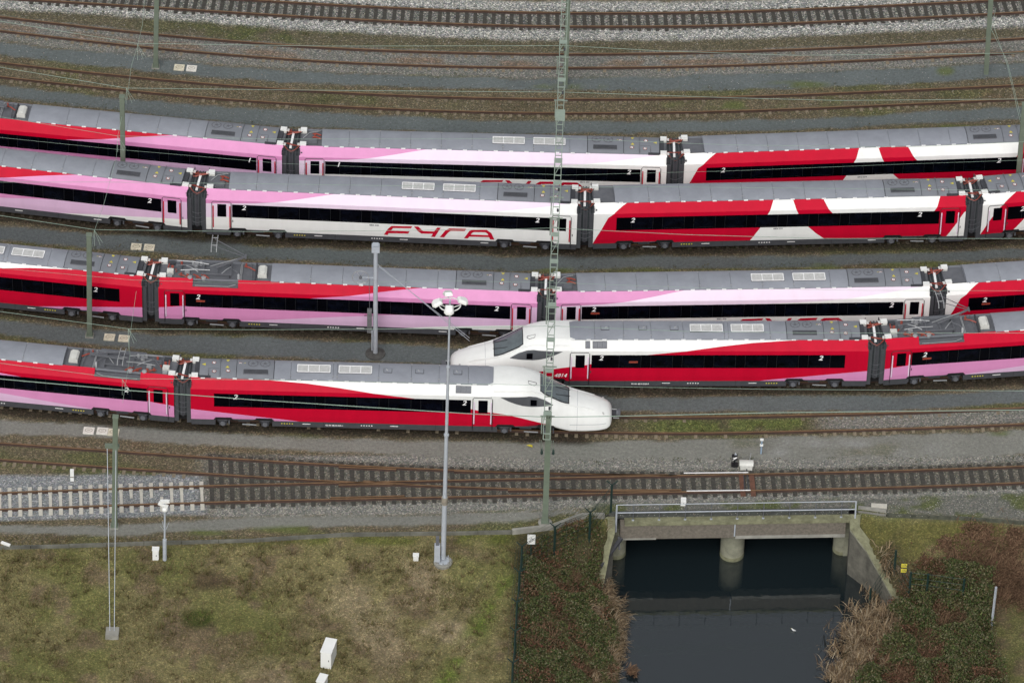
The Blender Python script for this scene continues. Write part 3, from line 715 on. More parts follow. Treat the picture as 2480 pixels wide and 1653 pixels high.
def make_car(train, tl, kind, pl, pr, L=None, flip=False, doors=(), band_ends=None, liv=None, label=None, numbers=(), low=None, logo=False, serial=None, panto=None, cab_label=None, screens=()):
    """pl, pr: picture points of the near roof edge at the left and right body ends"""
    z = RTOP+3.62
    A = P(*pl, z); B = P(*pr, z)
    d = (B-A); d.z = 0; Lm = d.length; d.normalize(); n = Vector((-d.y, d.x, 0))
    print('MEAS', kind, tl, round(Lm, 2), L)
    Lr = {'E': 25.35}.get(kind) or (REAL if L else Lm)
    L = 25.9 if kind == 'E' else 23.4        # nominal length; all distances c are in nominal metres
    if tl == 'r': A = B-d*Lr          # anchored at the right end
    ang = math.atan2(d.y, d.x)
    org = A+n*.885; org.z = RTOP
    if train is not None: rel = org-train.location
    car = Car(train, L, nose=1 if kind == 'E' else 0, flip=flip)
    car.K = Lr/L
    liv = LIV[liv or kind]
    # --- body
    covers_end = {'E': 18.55}.get(kind, L)
    if kind == 'E': cols = [0, 6, 12, 18.1]+list(np.arange(18.6, 21.5, .45))+list(np.arange(21.5, L-1.2, .2))+[L-1.2, L-1.0, L-.8, L-.6, L-.45, L-.3, L-.2, L-.12, L-.07, L-.04, L]
    else: cols = [0, L]
    mb = MB()
    notch = (2.1, 4.9) if kind == 'P' else None
    if notch:
        car.surf(mb, liv, [0, notch[0], notch[1], L], .78, 3.36)
        car.surf(mb, liv, [0, notch[0]], 3.36, ROOFW); car.surf(mb, liv, [notch[1], L], 3.36, ROOFW)
    else: car.surf(mb, liv, cols, .78, ROOFW)
    if kind == 'E':
        car.surf(mb, liv, [c for c in cols if c >= 18.1], ROOFW, 3.72)
        # tip cap
        w_ = [w for w in WR]; pts = [car.S(L, w, -1) for w in w_]+[car.S(L, w, 1) for w in w_[::-1][1:]]
        mb.face(pts if not flip else pts[::-1], WHITE, True)
    body = mb.build('carriage', None, smooth=24 if kind == 'E' else 14)
    body.parent = train; body.location = rel; body.rotation_euler = (0, 0, ang)
    if label: body['label'] = label
    U = car.U
    def bx(m_, c0, c1, v0, v1, w0, w1, mt): a, b = sorted((U(c0), U(c1))); m_.box(a, b, v0, v1, w0, w1, mt)
    # --- underframe, ends, roof deck
    bog = (3.25, L-3.25) if kind != 'E' else (3.25, 20.6)
    endc = L if kind != 'E' else 22.3
    mb = MB()
    segs = [(0.02, bog[0]-1.75), (bog[0]+1.75, bog[1]-1.75), (bog[1]+1.75, endc-.02)]
    for a, b in segs: bx(mb, a, b, -1.385, 1.385, .36, .80, SKIRT)
    for q in bog: bx(mb, q-1.75, q+1.75, -1.25, 1.25, .74, .85, BLACK); bx(mb, q-1.75, q+1.75, -1.42, -1.25, .79, .87, SKIRT)
    for a in np.arange(bog[0]+2.6, bog[1]-2, 2.3): bx(mb, a, a+.02, -1.388, -1.37, .38, .78, BLACK)
    mb.build('underframe', body)
    for q in bog:
        for e in (-1.25, 1.25):
            mb = MB(); pts = [(U(q+e-.62), .80), (U(q+e-.48), .98), (U(q+e+.48), .98), (U(q+e+.62), .80)]
            mb.face([(x, -1.428, w) for x, w in pts], BLACK); mb.face([(x, 1.428, w) for x, w in pts], BLACK); mb.face([(pts[1][0], -1.428, .98), (pts[2][0], -1.428, .98), (pts[2][0], 1.428, .98), (pts[1][0], 1.428, .98)], BLACK)
            mb.build('wheel_arch', body)
    mb = MB()
    for a in (bog[0]+2.3, bog[0]+7.2):
        for k in range(5): bx(mb, a+k*.16, a+k*.16+.08, -1.40, -1.388, .56, .62, YELLOW if a < bog[0]+5 else WLINE)
    for a in (bog[0]+3.6, bog[0]+9.0, bog[1]-2.8): bx(mb, a, a+.5, -1.40, -1.388, .58, .62, WLINE)
    mb.build('underframe_markings', body)
    mb = MB()
    for c in ([0, L] if kind != 'E' else [0]):
        s_ = 1 if c == 0 else -1
        bx(mb, c+s_*.0, c+s_*.04, -1.36, 1.36, .5, 3.5, PILLAR)
        bx(mb, c-s_*.26, c+s_*.01, -1.30, -1.0, .42, 3.05, PILLAR); bx(mb, c-s_*.26, c+s_*.01, 1.0, 1.30, .42, 3.05, PILLAR)
        mb.build('end_wall', body); mb = MB()
    mb = MB(); ce = covers_end if kind == 'E' else L
    bx(mb, 0.02, ce-.02, -.885 if not notch else -.885, .885, 3.40, 3.46, MGREY)
    for sg in (-1, 1): bx(mb, 0.02, ce-.02, *sorted((sg*.885, sg*.87)), 3.40, 3.61, RGREY2)
    if notch:
        bx(mb, notch[0], notch[1], -1.30, -.86, 3.30, 3.37, MGREY)
        bx(mb, notch[0], notch[1], .86, 1.30, 3.30, 3.37, MGREY)
        mb.tube([(U(notch[0]+.15), -1.33, 3.42), (U(notch[1]-.6), -1.33, 3.42), (U(notch[1]-.15), -1.2, 3.5)], .02, LGREY)
    mb.build('roof_deck', body)
    # --- roof: air conditioning end.  a = distance from that end
    ac0 = 0 if kind in ('E', 'D') else 1
    acU = (lambda a: a) if ac0 == 0 else (lambda a: L-a)
    p1 = (.5, 2.75); p2 = (2.78, 5.05)
    roof_panel(car, acU(p1[0]), acU(p1[1]), RGREY2, .0).build('air_conditioning_cover', body)
    roof_panel(car, acU(p2[0]), acU(p2[1]), RGREY2, .02).build('air_conditioning_cover', body)
    for a in (3.75, 4.5):
        o = fan_obj(0, 0).build('fan', body); o.location = (U(acU(a)), .33, arch(.33)+.02)
    mb = MB(); bx(mb, acU(3.2), acU(4.7), -.62, -.22, arch(.62)+.02, arch(.3)+.03, MGREY)
    for k in range(6): bx(mb, acU(3.2), acU(4.7), -.6+k*.065, -.58+k*.065, arch(.3)+.03, arch(.3)+.045, DGREY)
    mb.build('grille', body)
    mb = MB(); bx(mb, acU(.2), acU(.5), -.8, .8, 3.46, 3.62, DGREY); bx(mb, acU(.5), acU(1.2), -.91, -.6, 3.52, arch(.75)-.0, DGREY); mb.build('end_hatch', body)
    sg = 1 if (U(acU(5))-U(acU(0))) < 0 else -1
    for (a, v, kd) in ((.75, .15, 'tril'), (1.35, .35, 'round'), (1.4, -.45, 'round'), (2.2, -.05, 'tri'), (2.2, .62, 'trid'), (2.25, -.38, 'round'), (2.98, .3, 'round'), (3.2, .3, 'tril')):
        warn(car, acU(a), v, kd).build('warning_sign', body)
    mb = MB()
    for a, b_ in ((1.75, 1.77),): bx(mb, acU(a), acU(b_), -.85, .8, 3.5, 3.80, MGREY)
    bx(mb, acU(1.05), acU(1.07), -.8, -.2, 3.5, 3.79, MGREY); bx(mb, acU(1.06), acU(1.7), -.21, -.19, 3.5, 3.79, MGREY); mb.build('cover_seam', body)
    # --- covers
    wellend = {'P': 6.9, 'V': 1.4, 'R': 1.35, 'D': 99, 'E': None}[kind]
    if kind == 'E': edges = [5.08, 6.1, 8.7, 8.95, 11.5, 13.5, 15.2, 17.0, 18.55]
    elif kind == 'D': edges = [5.08]+[5.08+1.95*k for k in range(1, 9)]+[L-.5]
    else:
        edges = [L-5.08, L-6.2]
        while edges[-1]-1.96 > wellend+.8: edges.append(edges[-1]-1.96 if not (kind == 'V' and len(edges) == 2) else edges[-1]-2.3)
        edges.append(wellend)
    for a, b_ in zip(edges[:-1], edges[1:]):
        a, b_ = sorted((a, b_))
        roof_panel(car, a+.008, b_-.008, RGREY).build('roof_panel', body)
    mb = MB(); lo, hi = min(edges), max(edges)
    for c in edges[1:-1]:
        for v in (-.62,): bx(mb, c-.05, c+.05, v-.03, v+.03, arch(v), arch(v)+.03, LGREY)
        bx(mb, c-.04, c+.04, .72, .78, arch(.75), arch(.75)+.03, LGREY)
    mb.build('latch', body)
    mb = MB(); c = .6; bx(mb, (6.9 if kind == 'P' else (1.5 if kind in 'VR' else .5)), hi, -.915, -.88, 3.585, 3.612, RGREY2)
    while c < hi: 
        if not (kind == 'P' and c < 6.9) and not (kind in 'VR' and c < 1.5): bx(mb, c, c+.26, -.965, -.875, 3.595, 3.632, WLINE)
        c += .98
    mb.build('edge_clips', body)
    if kind in ('V', 'E'):
        vs_ = [(6.5, 8.5), (9.05, 11.05)] if kind == 'E' else [(L-8.5, L-6.5), (L-11.1, L-9.1)]
        for a, b_ in vs_:
            mb = MB(); bx(mb, a-.03, b_+.03, -.36, .36, 3.70, 3.792, BLACK); bx(mb, a, b_, -.32, .32, 3.70, 3.805, VENT)
            for e in (a, a+(b_-a)/3, a+2*(b_-a)/3, b_): bx(mb, e-.025, e+.025, -.33, .33, 3.70, 3.818, WLINE)
            for v in (-.33, .33): bx(mb, a, b_, v-.025, v+.025, 3.70, 3.816, WLINE)
            mb.build('roof_vent', body)
    if kind == 'E':
        for a in (12.05, 14.0, 16.35):
            mb = MB(); bx(mb, a-.26, a+.26, -.2, .2, 3.70, 3.80, DGREY); bx(mb, a-.235, a+.235, -.175, .175, 3.70, 3.812, RGREY)
            mb.tube([(U(a), -.02, 3.82), (U(a-.12), .03, 3.87)], .025, LGREY); mb.build('roof_hatch', body)
        g = [(17.1, 17.75)] if not cab_label else [(17.1, 17.4), (16.05, 16.95)]
        g = [(16.25, 17.2)] if not flip else [(16.25, 17.15), (17.3, 17.6)]
        for a, b_ in g:
            mb = MB()
            def gq(a, b, w0, w1, off, mt):
                pts = [car.S(a, w0, -1, off), car.S(b, w0, -1, off), car.S(b, w1, -1, off), car.S(a, w1, -1, off)]
                mb.face(pts if not flip else pts[::-1], mt)
            gq(a, b_, 3.24, 3.55, .012, MGREY); nn = max(1, round((b_-a)/.31))
            for k in range(nn):
                q0 = a+(b_-a)*k/nn+.04; q1 = a+(b_-a)*(k+1)/nn-.04
                gq(q0, q1, 3.28, 3.50, .022, RGREY2)
                for j in range(4): gq(q0+.02, q1-.02, 3.30+j*.05, 3.315+j*.05, .028, DGREY)
            mb.build('side_grille', body)
    # --- wells and their equipment
    if kind in ('V', 'R'):
        mb = MB()
        if kind == 'V':
            bx(mb, .55, 1.1, -.55, -.05, 3.46, 3.60, MGREY)
            insulator(mb, U(.95), .3, 3.46, .2, .06); 
            for y0 in (.1, .45): mb.tube([(U(.8), y0, 3.55), (U(1.0), y0-.05, 3.62), (U(1.35), y0-.2, 3.6)], .05, CABLE)
            mb.tube([(U(.2), .0, 3.55), (U(.6), .5, 3.62), (U(1.3), .75, 3.58)], .025, LGREY); insulator(mb, U(1.25), .75, 3.46, .2, .05, MGREY)
        mb.tube([(U(.2), -.6, 3.5), (U(.7), -.72, 3.5), (U(1.3), -.78, 3.5)], .02, BLACK)
        mb.build('roof_cables', body)
    if kind == 'P':
        mb = MB()   # big white cover near the pantograph
        pr_ = [(-.28, 0), (-.28, .22), (-.18, .33), (.12, .36), (.26, .26), (.28, 0)]
        a = 6.35
        for i in range(len(pr_)-1):
            q = [(U(a+pr_[i][0]), -.42, 3.46+pr_[i][1]), (U(a+pr_[i+1][0]), -.42, 3.46+pr_[i+1][1]), (U(a+pr_[i+1][0]), .42, 3.46+pr_[i+1][1]), (U(a+pr_[i][0]), .42, 3.46+pr_[i][1])]
            mb.face(q, CREAM)
        for v in (-.42, .42): mb.face([(U(a+x), v, 3.46+z_) for x, z_ in pr_], CREAM)
        mb.build('compressor_cover', body)
        pantograph(body, U(3.55), (1 if not flip else -1), panto == 'up')
        rr = random.Random(4)
        mb = MB()
        for (c, v, h, r) in ((.75, .15, .28, .09), (1.3, .55, .3, .08), (1.35, -.5, .26, .07), (1.75, -.62, .26, .09), (2.35, -.7, .25, .09), (2.8, -.6, .25, .08), (2.0, .62, .32, .08), (2.5, .6, .32, .08), (4.9, -.6, .4, .09), (5.3, .6, .3, .07), (1.0, -.1, .2, .07)):
            insulator(mb, U(c), v, 3.46, h, r, CABLE if rr.random() < .55 else LGREY)
        for (c, v) in ((1.9, -.78), (2.75, -.78), (2.2, .45)): mb.lathe([(.14, 0), (.16, .16), (.14, .2), (.02, .22)], LGREY, (U(c), v, 3.46), 12)
        mb.build('insulators', body)
        mb = MB()
        for (c0, v0, c1, v1, h, mt) in ((1.2, -.6, 1.7, -.85, .2, CABLE), (2.1, -.55, 2.6, -.95, .2, CABLE), (2.6, -.5, 3.1, -.85, .16, CABLE), (.5, -.2, .55, .4, .2, CABLE), (5.2, .5, 5.9, .1, .15, CABLE),
                                         (1.0, .6, 3.0, .35, .32, LGREY), (1.3, -.3, 3.1, -.2, .3, LGREY), (1.0, .1, 2.8, .2, .34, MGREY), (3.8, -.5, 4.4, .3, .25, LGREY), (5.0, -.8, 5.0, .7, .12, LGREY), (5.75, -.8, 5.6, .8, .12, MGREY), (.9, -.5, 1.6, .5, .25, MGREY), (1.6, .2, 2.4, -.4, .28, LGREY), (4.3, .1, 5.0, -.55, .3, MGREY)):
            m_ = Vector(((U(c0)+U(c1))/2, (v0+v1)/2, 3.52+h)); mb.tube([(U(c0), v0, 3.46+h), m_, (U(c1), v1, 3.46+h)], .028 if mt is not CABLE else .045, mt, 5)
        mb.build('roof_cables', body)
        mb = MB(); bx(mb, .45, .85, -.45, -.1, 3.46, 3.72, CREAM); bx(mb, 1.0, 1.35, .1, .35, 3.46, 3.66, MGREY); bx(mb, 1.55, 1.85, -.35, -.05, 3.46, 3.64, LGREY); bx(mb, .5, .9, .5, .75, 3.46, 3.62, DGREY); bx(mb, .5, .8, -.8, -.55, 3.46, 3.66, LGREY)
        bx(mb, 5.05, 5.09, -.85, .85, 3.46, 3.60, LGREY); bx(mb, 5.9, 5.98, -.85, .85, 3.46, 3.62, DGREY)
        mb.build('switch_boxes', body)
    # white connector boxes at the coupled ends
    for c in ([0, L] if kind != 'E' else [0]):
        s_ = 1 if c == 0 else -1
        for v in (-.74, .74):
            mb = MB(); bx(mb, c+s_*.02, c+s_*.42, v-.15, v+.15, 3.48, 3.74, WHITE); bx(mb, c+s_*.02, c+s_*.42, v-.152, v+.152, 3.44, 3.6, CREAM)
            for q in (-.09, 0, .09): mb.tube([(U(c), v+q, 3.62), (U(c-s_*.14), v+q*1.1, 3.6)], .022, WHITE, 5)
            mb.build('connector_box', body)
    # --- window band
    if band_ends is None:
        b0 = 1.65 if 0 in doors else 1.43; b1 = L-1.65 if 1 in doors else L-1.43
        if kind == 'E': b0 = 1.43; b1 = 17.2
    else: b0, b1 = band_ends
    mb = MB(); bx(mb, b0, b1, -1.451, -1.43, 1.84, 2.84, GLASS)
    mb.build('window_band', body)
    c = b0+.35; k = 0
    while c+1.9 < b1-.6:
        mb = MB(); bx(mb, c+.62, c+1.9, -1.458, -1.448, 1.93, 2.76, GLASS2); mb.build('window', body)
        mb = MB(); bx(mb, c+.575, c+.59, -1.457, -1.448, 1.86, 2.82, DIV); bx(mb, c+1.935, c+1.95, -1.457, -1.448, 1.86, 2.82, DIV); 
        bx(mb, c+.7, c+1.82, -1.459, -1.456, 1.955, 1.968, DIV); mb.build('window_divider', body)
        c += 1.96
    # --- doors
    dl = []
    if kind == 'E': dl = [(17.35, 18.5)]
    else:
        if 0 in doors: dl.append((.40, 1.56))
        if 1 in doors: dl.append((L-1.56, L-.40))
    for (a, b_) in dl:
        mb = MB(); car.surf(mb, liv, [a, b_], .80, 3.0, sides=(-1,), off=.012)
        bx(mb, a, b_, -1.42, -1.39, .50, .80, SKIRT)
        mb.build('door', body)
        mb = MB(); y = -1.452; x0, x1 = sorted((U(a), U(b_))); r = .12
        pts = [(x0-.03, -1.40, .52), (x0-.03, y, 1.2), (x0-.03, y, 2.93), (x0+.05, y+.01, 3.03), (x1-.05, y+.01, 3.03), (x1+.03, y, 2.93), (x1+.03, y, 1.2), (x1+.03, -1.40, .52)]
        mb.tube(pts, .022, BLACK, 5); mb.build('door_frame', body)
        xc = (x0+x1)/2+(.0)
        mb = MB(); mb.box(xc-.26, xc+.30, -1.464, -1.44, 1.86, 2.84, GLASS); mb.build('door_window', body)
        hm = RED if kind in ('V',) or (kind == 'P' and a > 10) else VPINK
        for x in (x0+.05, x1-.05):
            mb = MB(); mb.tube([(x, -1.45, 1.02), (x, -1.475, 1.15), (x, -1.475, 2.55), (x, -1.45, 2.7)], .042, hm, 5); mb.build('handrail', body)
        mb = MB(); x_ = x1+.1 if x1+.1 < L-.1 else x1+.08; mb.box(x_, x_+.05, -1.45, -1.43, 1.45, 1.62, DGREY); mb.build('door_button', body)
    # --- bogies
    for q in bog:
        mb = MB()
        for dx in (-1.3, 1.3):
            T = Matrix.Translation((U(q+dx), 0, .44)) @ Matrix.Rotation(math.pi/2, 4, 'X')
            st = len(mb.v)
            for yy in (-.78, .70):
                m2 = MB(); m2.lathe([(.44, 0), (.44, .08), (.2, .1), (.2, -.0)], DGREY, (0, 0, 0), 18)
                off = len(mb.v); mb.v += [tuple(T @ Vector((v[0], v[1], v[2]-yy))) for v in m2.v]
                kk = mb.m(DGREY); mb.f += [[i+off for i in f] for f in m2.f]; mb.mi += [kk]*len(m2.f)
            mb.box(U(q+dx)-.22, U(q+dx)+.22, -1.32, -.9, .28, .66, DGREY); mb.tube([(U(q+dx)-.3, -1.3, .72), (U(q+dx)+.3, -1.3, .72)], .06, MGREY, 8)
            mb.tube([(U(q+dx), -1.40, .44), (U(q+dx), -1.30, .44)], .15, MGREY, 10)
            mb.tube([(U(q+dx)+.28, -1.02, .55), (U(q+dx)+.28, -1.02, .8)], .08, DGREY, 8)
        mb.box(min(U(q-1.6), U(q+1.6)), max(U(q-1.6), U(q+1.6)), -1.05, -.92, .52, .68, DGREY)
        mb.box(min(U(q-1.6), U(q+1.6)), max(U(q-1.6), U(q+1.6)), .92, 1.05, .52, .68, DGREY)
        mb.box(U(q)-.35, U(q)+.35, -1.15, 1.1, .45, .74, SKIRT)
        mb.tube([(U(q)-.1, -1.34, .42), (U(q)+.75, -1.34, .38)], .045, LGREY2, 8)
        mb.tube([(U(q)-.9, -1.22, .62), (U(q)-.9, -1.22, .34)], .05, MGREY, 6)
        mb.tube([(U(q)+1.2, -1.2, .5), (U(q)+1.35, -1.24, .3), (U(q)+1.5, -1.2, .5)], .018, LGREY, 5)
        mb.build('bogie', body)
    # --- class numbers and serial
    for (c, s_) in numbers:
        mb = MB(); x = U(c); text_mesh(mb, s_, side_T(x-.14, 2.46, .024), .50, WLINE, .25, .010); mb.build('class_number', body)
    if serial:
        mb = MB(); text_mesh(mb, serial[1], side_T(U(serial[0]), serial[2], .006), .16, serial[3], .15, .003); mb.build('serial_number', body)
    for c in screens:
        mb = MB(); x = U(c); mb.box(x-.27, x+.27, -1.466, -1.45, 2.24, 2.38, CABLE); mb.build('destination_display', body)
    if logo:
        mb = MB()
        def toW(x, y):
            px = 620+x/3.795; py = 220+y/3.795
            fr = (px-502)/(1393.6-502); base = 558+(591-558)*fr
            return (fr*23.4*.998+.02, .78+(base-py)/30.1)
        for i, pg in enumerate(FYRA):
            pts = [(U(toW(*q)[0]), -1.437-(.012 if i < 4 else .015), toW(*q)[1]) for q in pg]
            mb.face(pts[::-1], RED)
        mb.build('logo_lettering', body)
    # --- cab
    if kind == 'E':
        ds = [2.72, 3.0, 3.3, 3.6, 3.9, 4.2, 4.42]
        def topw(d, v):
            pts = [section(d, w) for w in WR]; pts = pts[::-1]
            return float(np.interp(abs(v), [p[0] for p in pts], [p[1] for p in pts]))
        mb = MB()
        def hv(d): return float(np.interp(d, [2.72, 3.0, 4.2, 4.42], [.74, .80, .84, .80]))
        for ring, (g, off, mt) in enumerate(((1.07, .010, BLACK), (1.0, .018, SCREEN))):
            dd = ds if ring else [ds[0]-.06]+ds+[ds[-1]+.05]
            for d0, d1 in zip(dd[:-1], dd[1:]):
                for i in range(10):
                    f0, f1 = -1+i*.2, -.8+i*.2
                    q = []
                    for (dq, fq) in ((d0, f0), (d0, f1), (d1, f1), (d1, f0)):
                        v = hv(dq)*fq*g; q.append((U(L-dq), v, topw(dq, v)+off*1.3))
                    mb.face(q if flip else q[::-1], mt, True)
        mb.build('windscreen', body, smooth=40)
        mb = MB()
        for v, a in ((-.25, .5), (.35, .5)):
            p0 = Vector((U(L-2.62), v, topw(2.62, v)+.03)); p1 = Vector((U(L-3.5), v-.35, topw(3.5, v-.35)+.05)); mb.tube([p0, p1], .018, BLACK, 5)
        mb.build('wiper', body)
        mb = MB()
        for (d0, v0) in ((4.72, -.42),):
            q = [(d0, v0), (d0+.5, v0-.03), (d0+.46, v0-.25), (d0+.12, v0-.27), (d0-.02, v0-.1)]
            mb.tube([(U(L-a), b_, topw(a, b_)+.012) for a, b_ in q+q[:1]], .016, DGREY, 5)
        mb.build('cab_roof_hatch', body)
        mb = MB()   # dark swoosh round the cab side window
        tp = [(3.65, 2.38), (4.2, 2.76), (4.7, 3.0), (5.1, 3.10), (5.6, 3.12), (6.9, 3.12)]; bt = [(3.65, 2.36), (4.3, 2.38), (5.0, 2.40), (5.5, 2.48), (5.95, 2.62), (6.4, 2.83), (6.9, 3.115)]
        def sv(d, w):
            pts = [section(d, q) for q in WR if q < 3.66]
            return float(np.interp(w, [p[1] for p in pts], [p[0] for p in pts]))
        D = list(np.linspace(3.65, 6.9, 27))
        for side in (-1, 1):
            for d0, d1 in zip(D[:-1], D[1:]):
                for k in range(5):
                    q = []
                    for dq, f in ((d0, k/5), (d1, k/5), (d1, (k+1)/5), (d0, (k+1)/5)):
                        w = lerp(bt, dq)+(lerp(tp, dq)-lerp(bt, dq))*f; q.append((U(L-dq), side*(sv(dq, w)+.022), w))
                    mb.face(q if (side == -1) == flip else q[::-1], EYEG, True)
        mb.build('cab_side_panel', body, smooth=40)
        mb = MB(); q = [(4.66, 2.50), (5.04, 2.48), (5.04, 2.94), (4.66, 2.92)]
        mb.face([(U(L-a), -(max(sv(a, b_) for a, b_ in q)+.03), b_) for a, b_ in q], GLASS); mb.build('cab_side_window', body)
        for sd in (-1, 1):      # raised shoulder line running down from the roof to the nose
            mb = MB(); pts = []
            for dq, w in ((7.3, 3.36), (6.4, 3.38), (5.6, 3.36), (4.9, 3.26), (4.3, 3.0), (3.8, 2.70), (3.3, 2.42), (2.8, 2.20), (2.3, 2.04), (1.7, 1.90), (1.1, 1.72)):
                pts.append((U(L-dq), sd*(sv(dq, min(w, section(dq, 3.6)[1]-.02))-.012), w-.01))
            mb.tube(pts, .05, WHITE, 8); mb.build('shoulder_line', body, smooth=60)
            mb = MB(); pts = [(U(L-dq), sd*(sv(dq, w)+.004), w) for dq, w in ((2.6, 1.05), (1.9, 1.02), (1.2, .98), (.7, .95), (.35, .95))]
            mb.tube(pts, .014, RGREY, 5); mb.build('nose_seam', body)
        mb = MB()   # panel joints
        for d0 in (2.15, 7.45):
            for wa, wb in zip(WR[:-1], WR[1:]):
                q = [car.S(L-d0, wa, -1, .003), car.S(L-d0+.014, wa, -1, .003), car.S(L-d0+.014, wb, -1, .003), car.S(L-d0, wb, -1, .003)]; mb.face(q, RGREY)
                if d0 < 3 or wb > 3.6:
                    q = [car.S(L-d0, wa, 1, .003), car.S(L-d0+.014, wa, 1, .003), car.S(L-d0+.014, wb, 1, .003), car.S(L-d0, wb, 1, .003)]; mb.face(q, RGREY)
        mb.build('panel_joint', body)
        mb = MB()
        x = U(L); s_ = -1 if flip else 1
        mb.bar((x-s_*.4, 0, .95), (x+s_*.30, 0, .95), .26, .22, DGREY); mb.tube([(x+s_*.28, 0, .98), (x+s_*.42, 0, .98)], .17, MGREY, 12)
        mb.box(*sorted((x+s_*.36, x+s_*.52)), -.2, .2, .86, 1.12, MGREY); mb.bar((x+s_*.1, -.3, .8), (x+s_*.45, -.28, .78), .06, .05, LGREY)
        mb.tube([(x-s_*.3, .15, 1.14), (x+s_*.3, .12, 1.12)], .03, LGREY, 6)
        mb.build('coupler', body)
        for sd in (-1, 1):
            mb = MB(); mb.lathe([(.10, 0), (.08, .04), (.01, .05)], VENT, (0, 0, 0), 10); o = mb.build('headlight', body)
            o.location = (U(L-.55), sd*.72, topw(.55, .72)-.01); o.rotation_euler = (0, (-.9 if flip else .9), 0)
    return body, org, d, Lr
def gangway(train, p, ang, rnd):
    """p: middle point between two carriages at rail top"""
    o = bpy.data.objects.new('gangway', None); C.objects.link(o)
    mb = MB(); n = 15
    for i in range(n):
        x0 = -.72+1.44*i/n; g = .0 if i % 2 else .045
        mb.box(x0, x0+1.44/n-(.0), -1.16-g, 1.16+g, .85, 3.30+g, BELLOWS if i % 2 else PILLAR)
    b = mb.build('gangway', None); bpy.data.objects.remove(o)
    b.parent = train; b.location = p-train.location; b.rotation_euler = (0, 0, ang)
    mb = MB(); mb.bar((-.06, -.88, 3.42), (.0, .62, 3.46), .14, .09, WLINE); mb.build('white_strut', b)
    for v0 in (-.74, .74):
        mb = MB()
        for k in range(5):
            vv = v0+(k-2)*.07; sag = .22+.05*rnd.random(); kk = rnd.uniform(-.1, .1)
            pts = [(-.56+1.12*t, vv-(.32 if v0 < 0 else -.05)*math.sin(math.pi*t)*(1+.2*k), 3.60-sag*math.sin(math.pi*t)) for t in (0, .15, .3, .5, .7, .85, 1)]
            mb.tube(pts, .034, CABLE if k % 4 else BLACK, 5)
        for k in range(3):
            x_ = rnd.uniform(-.5, .5); mb.tube([(-.56+.2*k, v0+.1, 3.58), (x_, v0*.6, 3.44), (.5-.15*k, v0-.12, 3.6)], .03, CABLE, 5)
        mb.build('red_cables', b)
    mb = MB()
    for k in range(3):
        pts = [(-.5+1.0*t, -1.24-.03*k, 2.1-k*.35-.25*math.sin(math.pi*t)) for t in (0, .2, .4, .5, .6, .8, 1)]
        mb.tube(pts, .014, MGREY, 4)
    mb.box(-.06, .06, -1.23, -1.2, .8, 3.2, DGREY)
    mb.build('jumper_cables', b)
    mb = MB(); mb.box(-.5, .5, -.9, .9, .3, .85, BLACK); mb.build('coupling', b)
def make_train(label, cars):
    c0 = cars[0]; z = RTOP
    base = P(c0['pl'][0], c0['pl'][1], RTOP+3.62); base.z = 0
    tr = empty('train', base, label, 'train', None)
    res = []; rnd = random.Random(11)
    for c in cars: res.append(make_car(tr, c.pop('anchor', 'l'), **c))
    for (b0, o0, d0, L0), (b1, o1, d1, L1) in zip(res[:-1], res[1:]):
        m_ = ((o0+d0*L0)+o1)/2; m_.z = RTOP; dd = (d0+d1).normalized()
        gangway(tr, m_, math.atan2(dd.y, dd.x), rnd)
    for r in res:
        print('car L %.2f ang %.2f' % (r[3], math.degrees(math.atan2(r[2].y, r[2].x))))
    return tr, res
def ext(res, first=True, last=True):
    pts = []
    for (b, o, d, L) in res:
        pts += [o+d*(L*.14), o+d*(L*.86)]
    if first: pts = [pts[0]-(pts[1]-pts[0]).normalized()*30+Vector((0, .55, 0))]+pts
    if last: pts = pts+[pts[-1]+(pts[-1]-pts[-2]).normalized()*30]
    out = [pts[0]]
    for a, b in zip(pts[:-1], pts[1:]):
        n = max(1, int((b-a).length/3)); out += [a.lerp(b, i/n) for i in range(1, n+1)]
    return smooth_pts(out, 14)
BLK = mat('serial_ink', (.05, .05, .07), .5)
DRED = mat('serial_ink_red', (.12, .02, .04), .5)
t1, r1 = make_train('farthest parked train, pink, pale and red striped, with numeral 1 beside two of its doors', [
    dict(kind='P', pl=(0, 286.5), pr=(686, 351.8), L=23.4, anchor='r', doors=(1,), numbers=((21.3, '1'),), label='red and pink carriage at the left end of the farthest train'),
    dict(kind='V', pl=(725.4, 352.5), pr=(1615.5, 375.5), doors=(0, 1), numbers=((2.5, '1'), (21.0, '2')), logo=True, serial=(17.9, '4812 033', 1.66, BLK), label='pale pink and white carriage of the farthest train'),
    dict(kind='R', pl=(1655.8, 371.8), pr=(2540, 341), L=23.4, doors=(1,), numbers=((2.5, '2'), (20.3, '2')), serial=(11.2, '4812 034', 1.62, BLK), label='red and white striped carriage of the farthest train')])
t2, r2 = make_train('parked train with the whole red lettering visible below the windows of its white carriage', [
    dict(kind='P', pl=(0, 400.5), pr=(456.5, 452.3), L=23.4, anchor='r', doors=(1,), numbers=((21.0, '2'),), label='pink carriage at the left of the second farthest train'),
    dict(kind='V', pl=(500, 455.6), pr=(1399.4, 493.3), doors=(0, 1), numbers=((2.4, '2'), (20.9, '2')), logo=True, serial=(10.3, '4804 036', 1.62, BLK), label='white carriage with pale pink shoulder and red lettering'),
    dict(kind='R', pl=(1437.6, 491.3), pr=(2339, 472.8), doors=(1,), numbers=((2.45, '2'), (20.5, '2')), serial=(11.3, '4804 035', 1.66, BLK), label='red carriage with white stripes crossing it'),
    dict(kind='D', pl=(2377.5, 469.5), pr=(2480, 461.2), L=23.4, doors=(0,), numbers=((2.6, '2'),), label='white and red carriage cut by the right edge')])
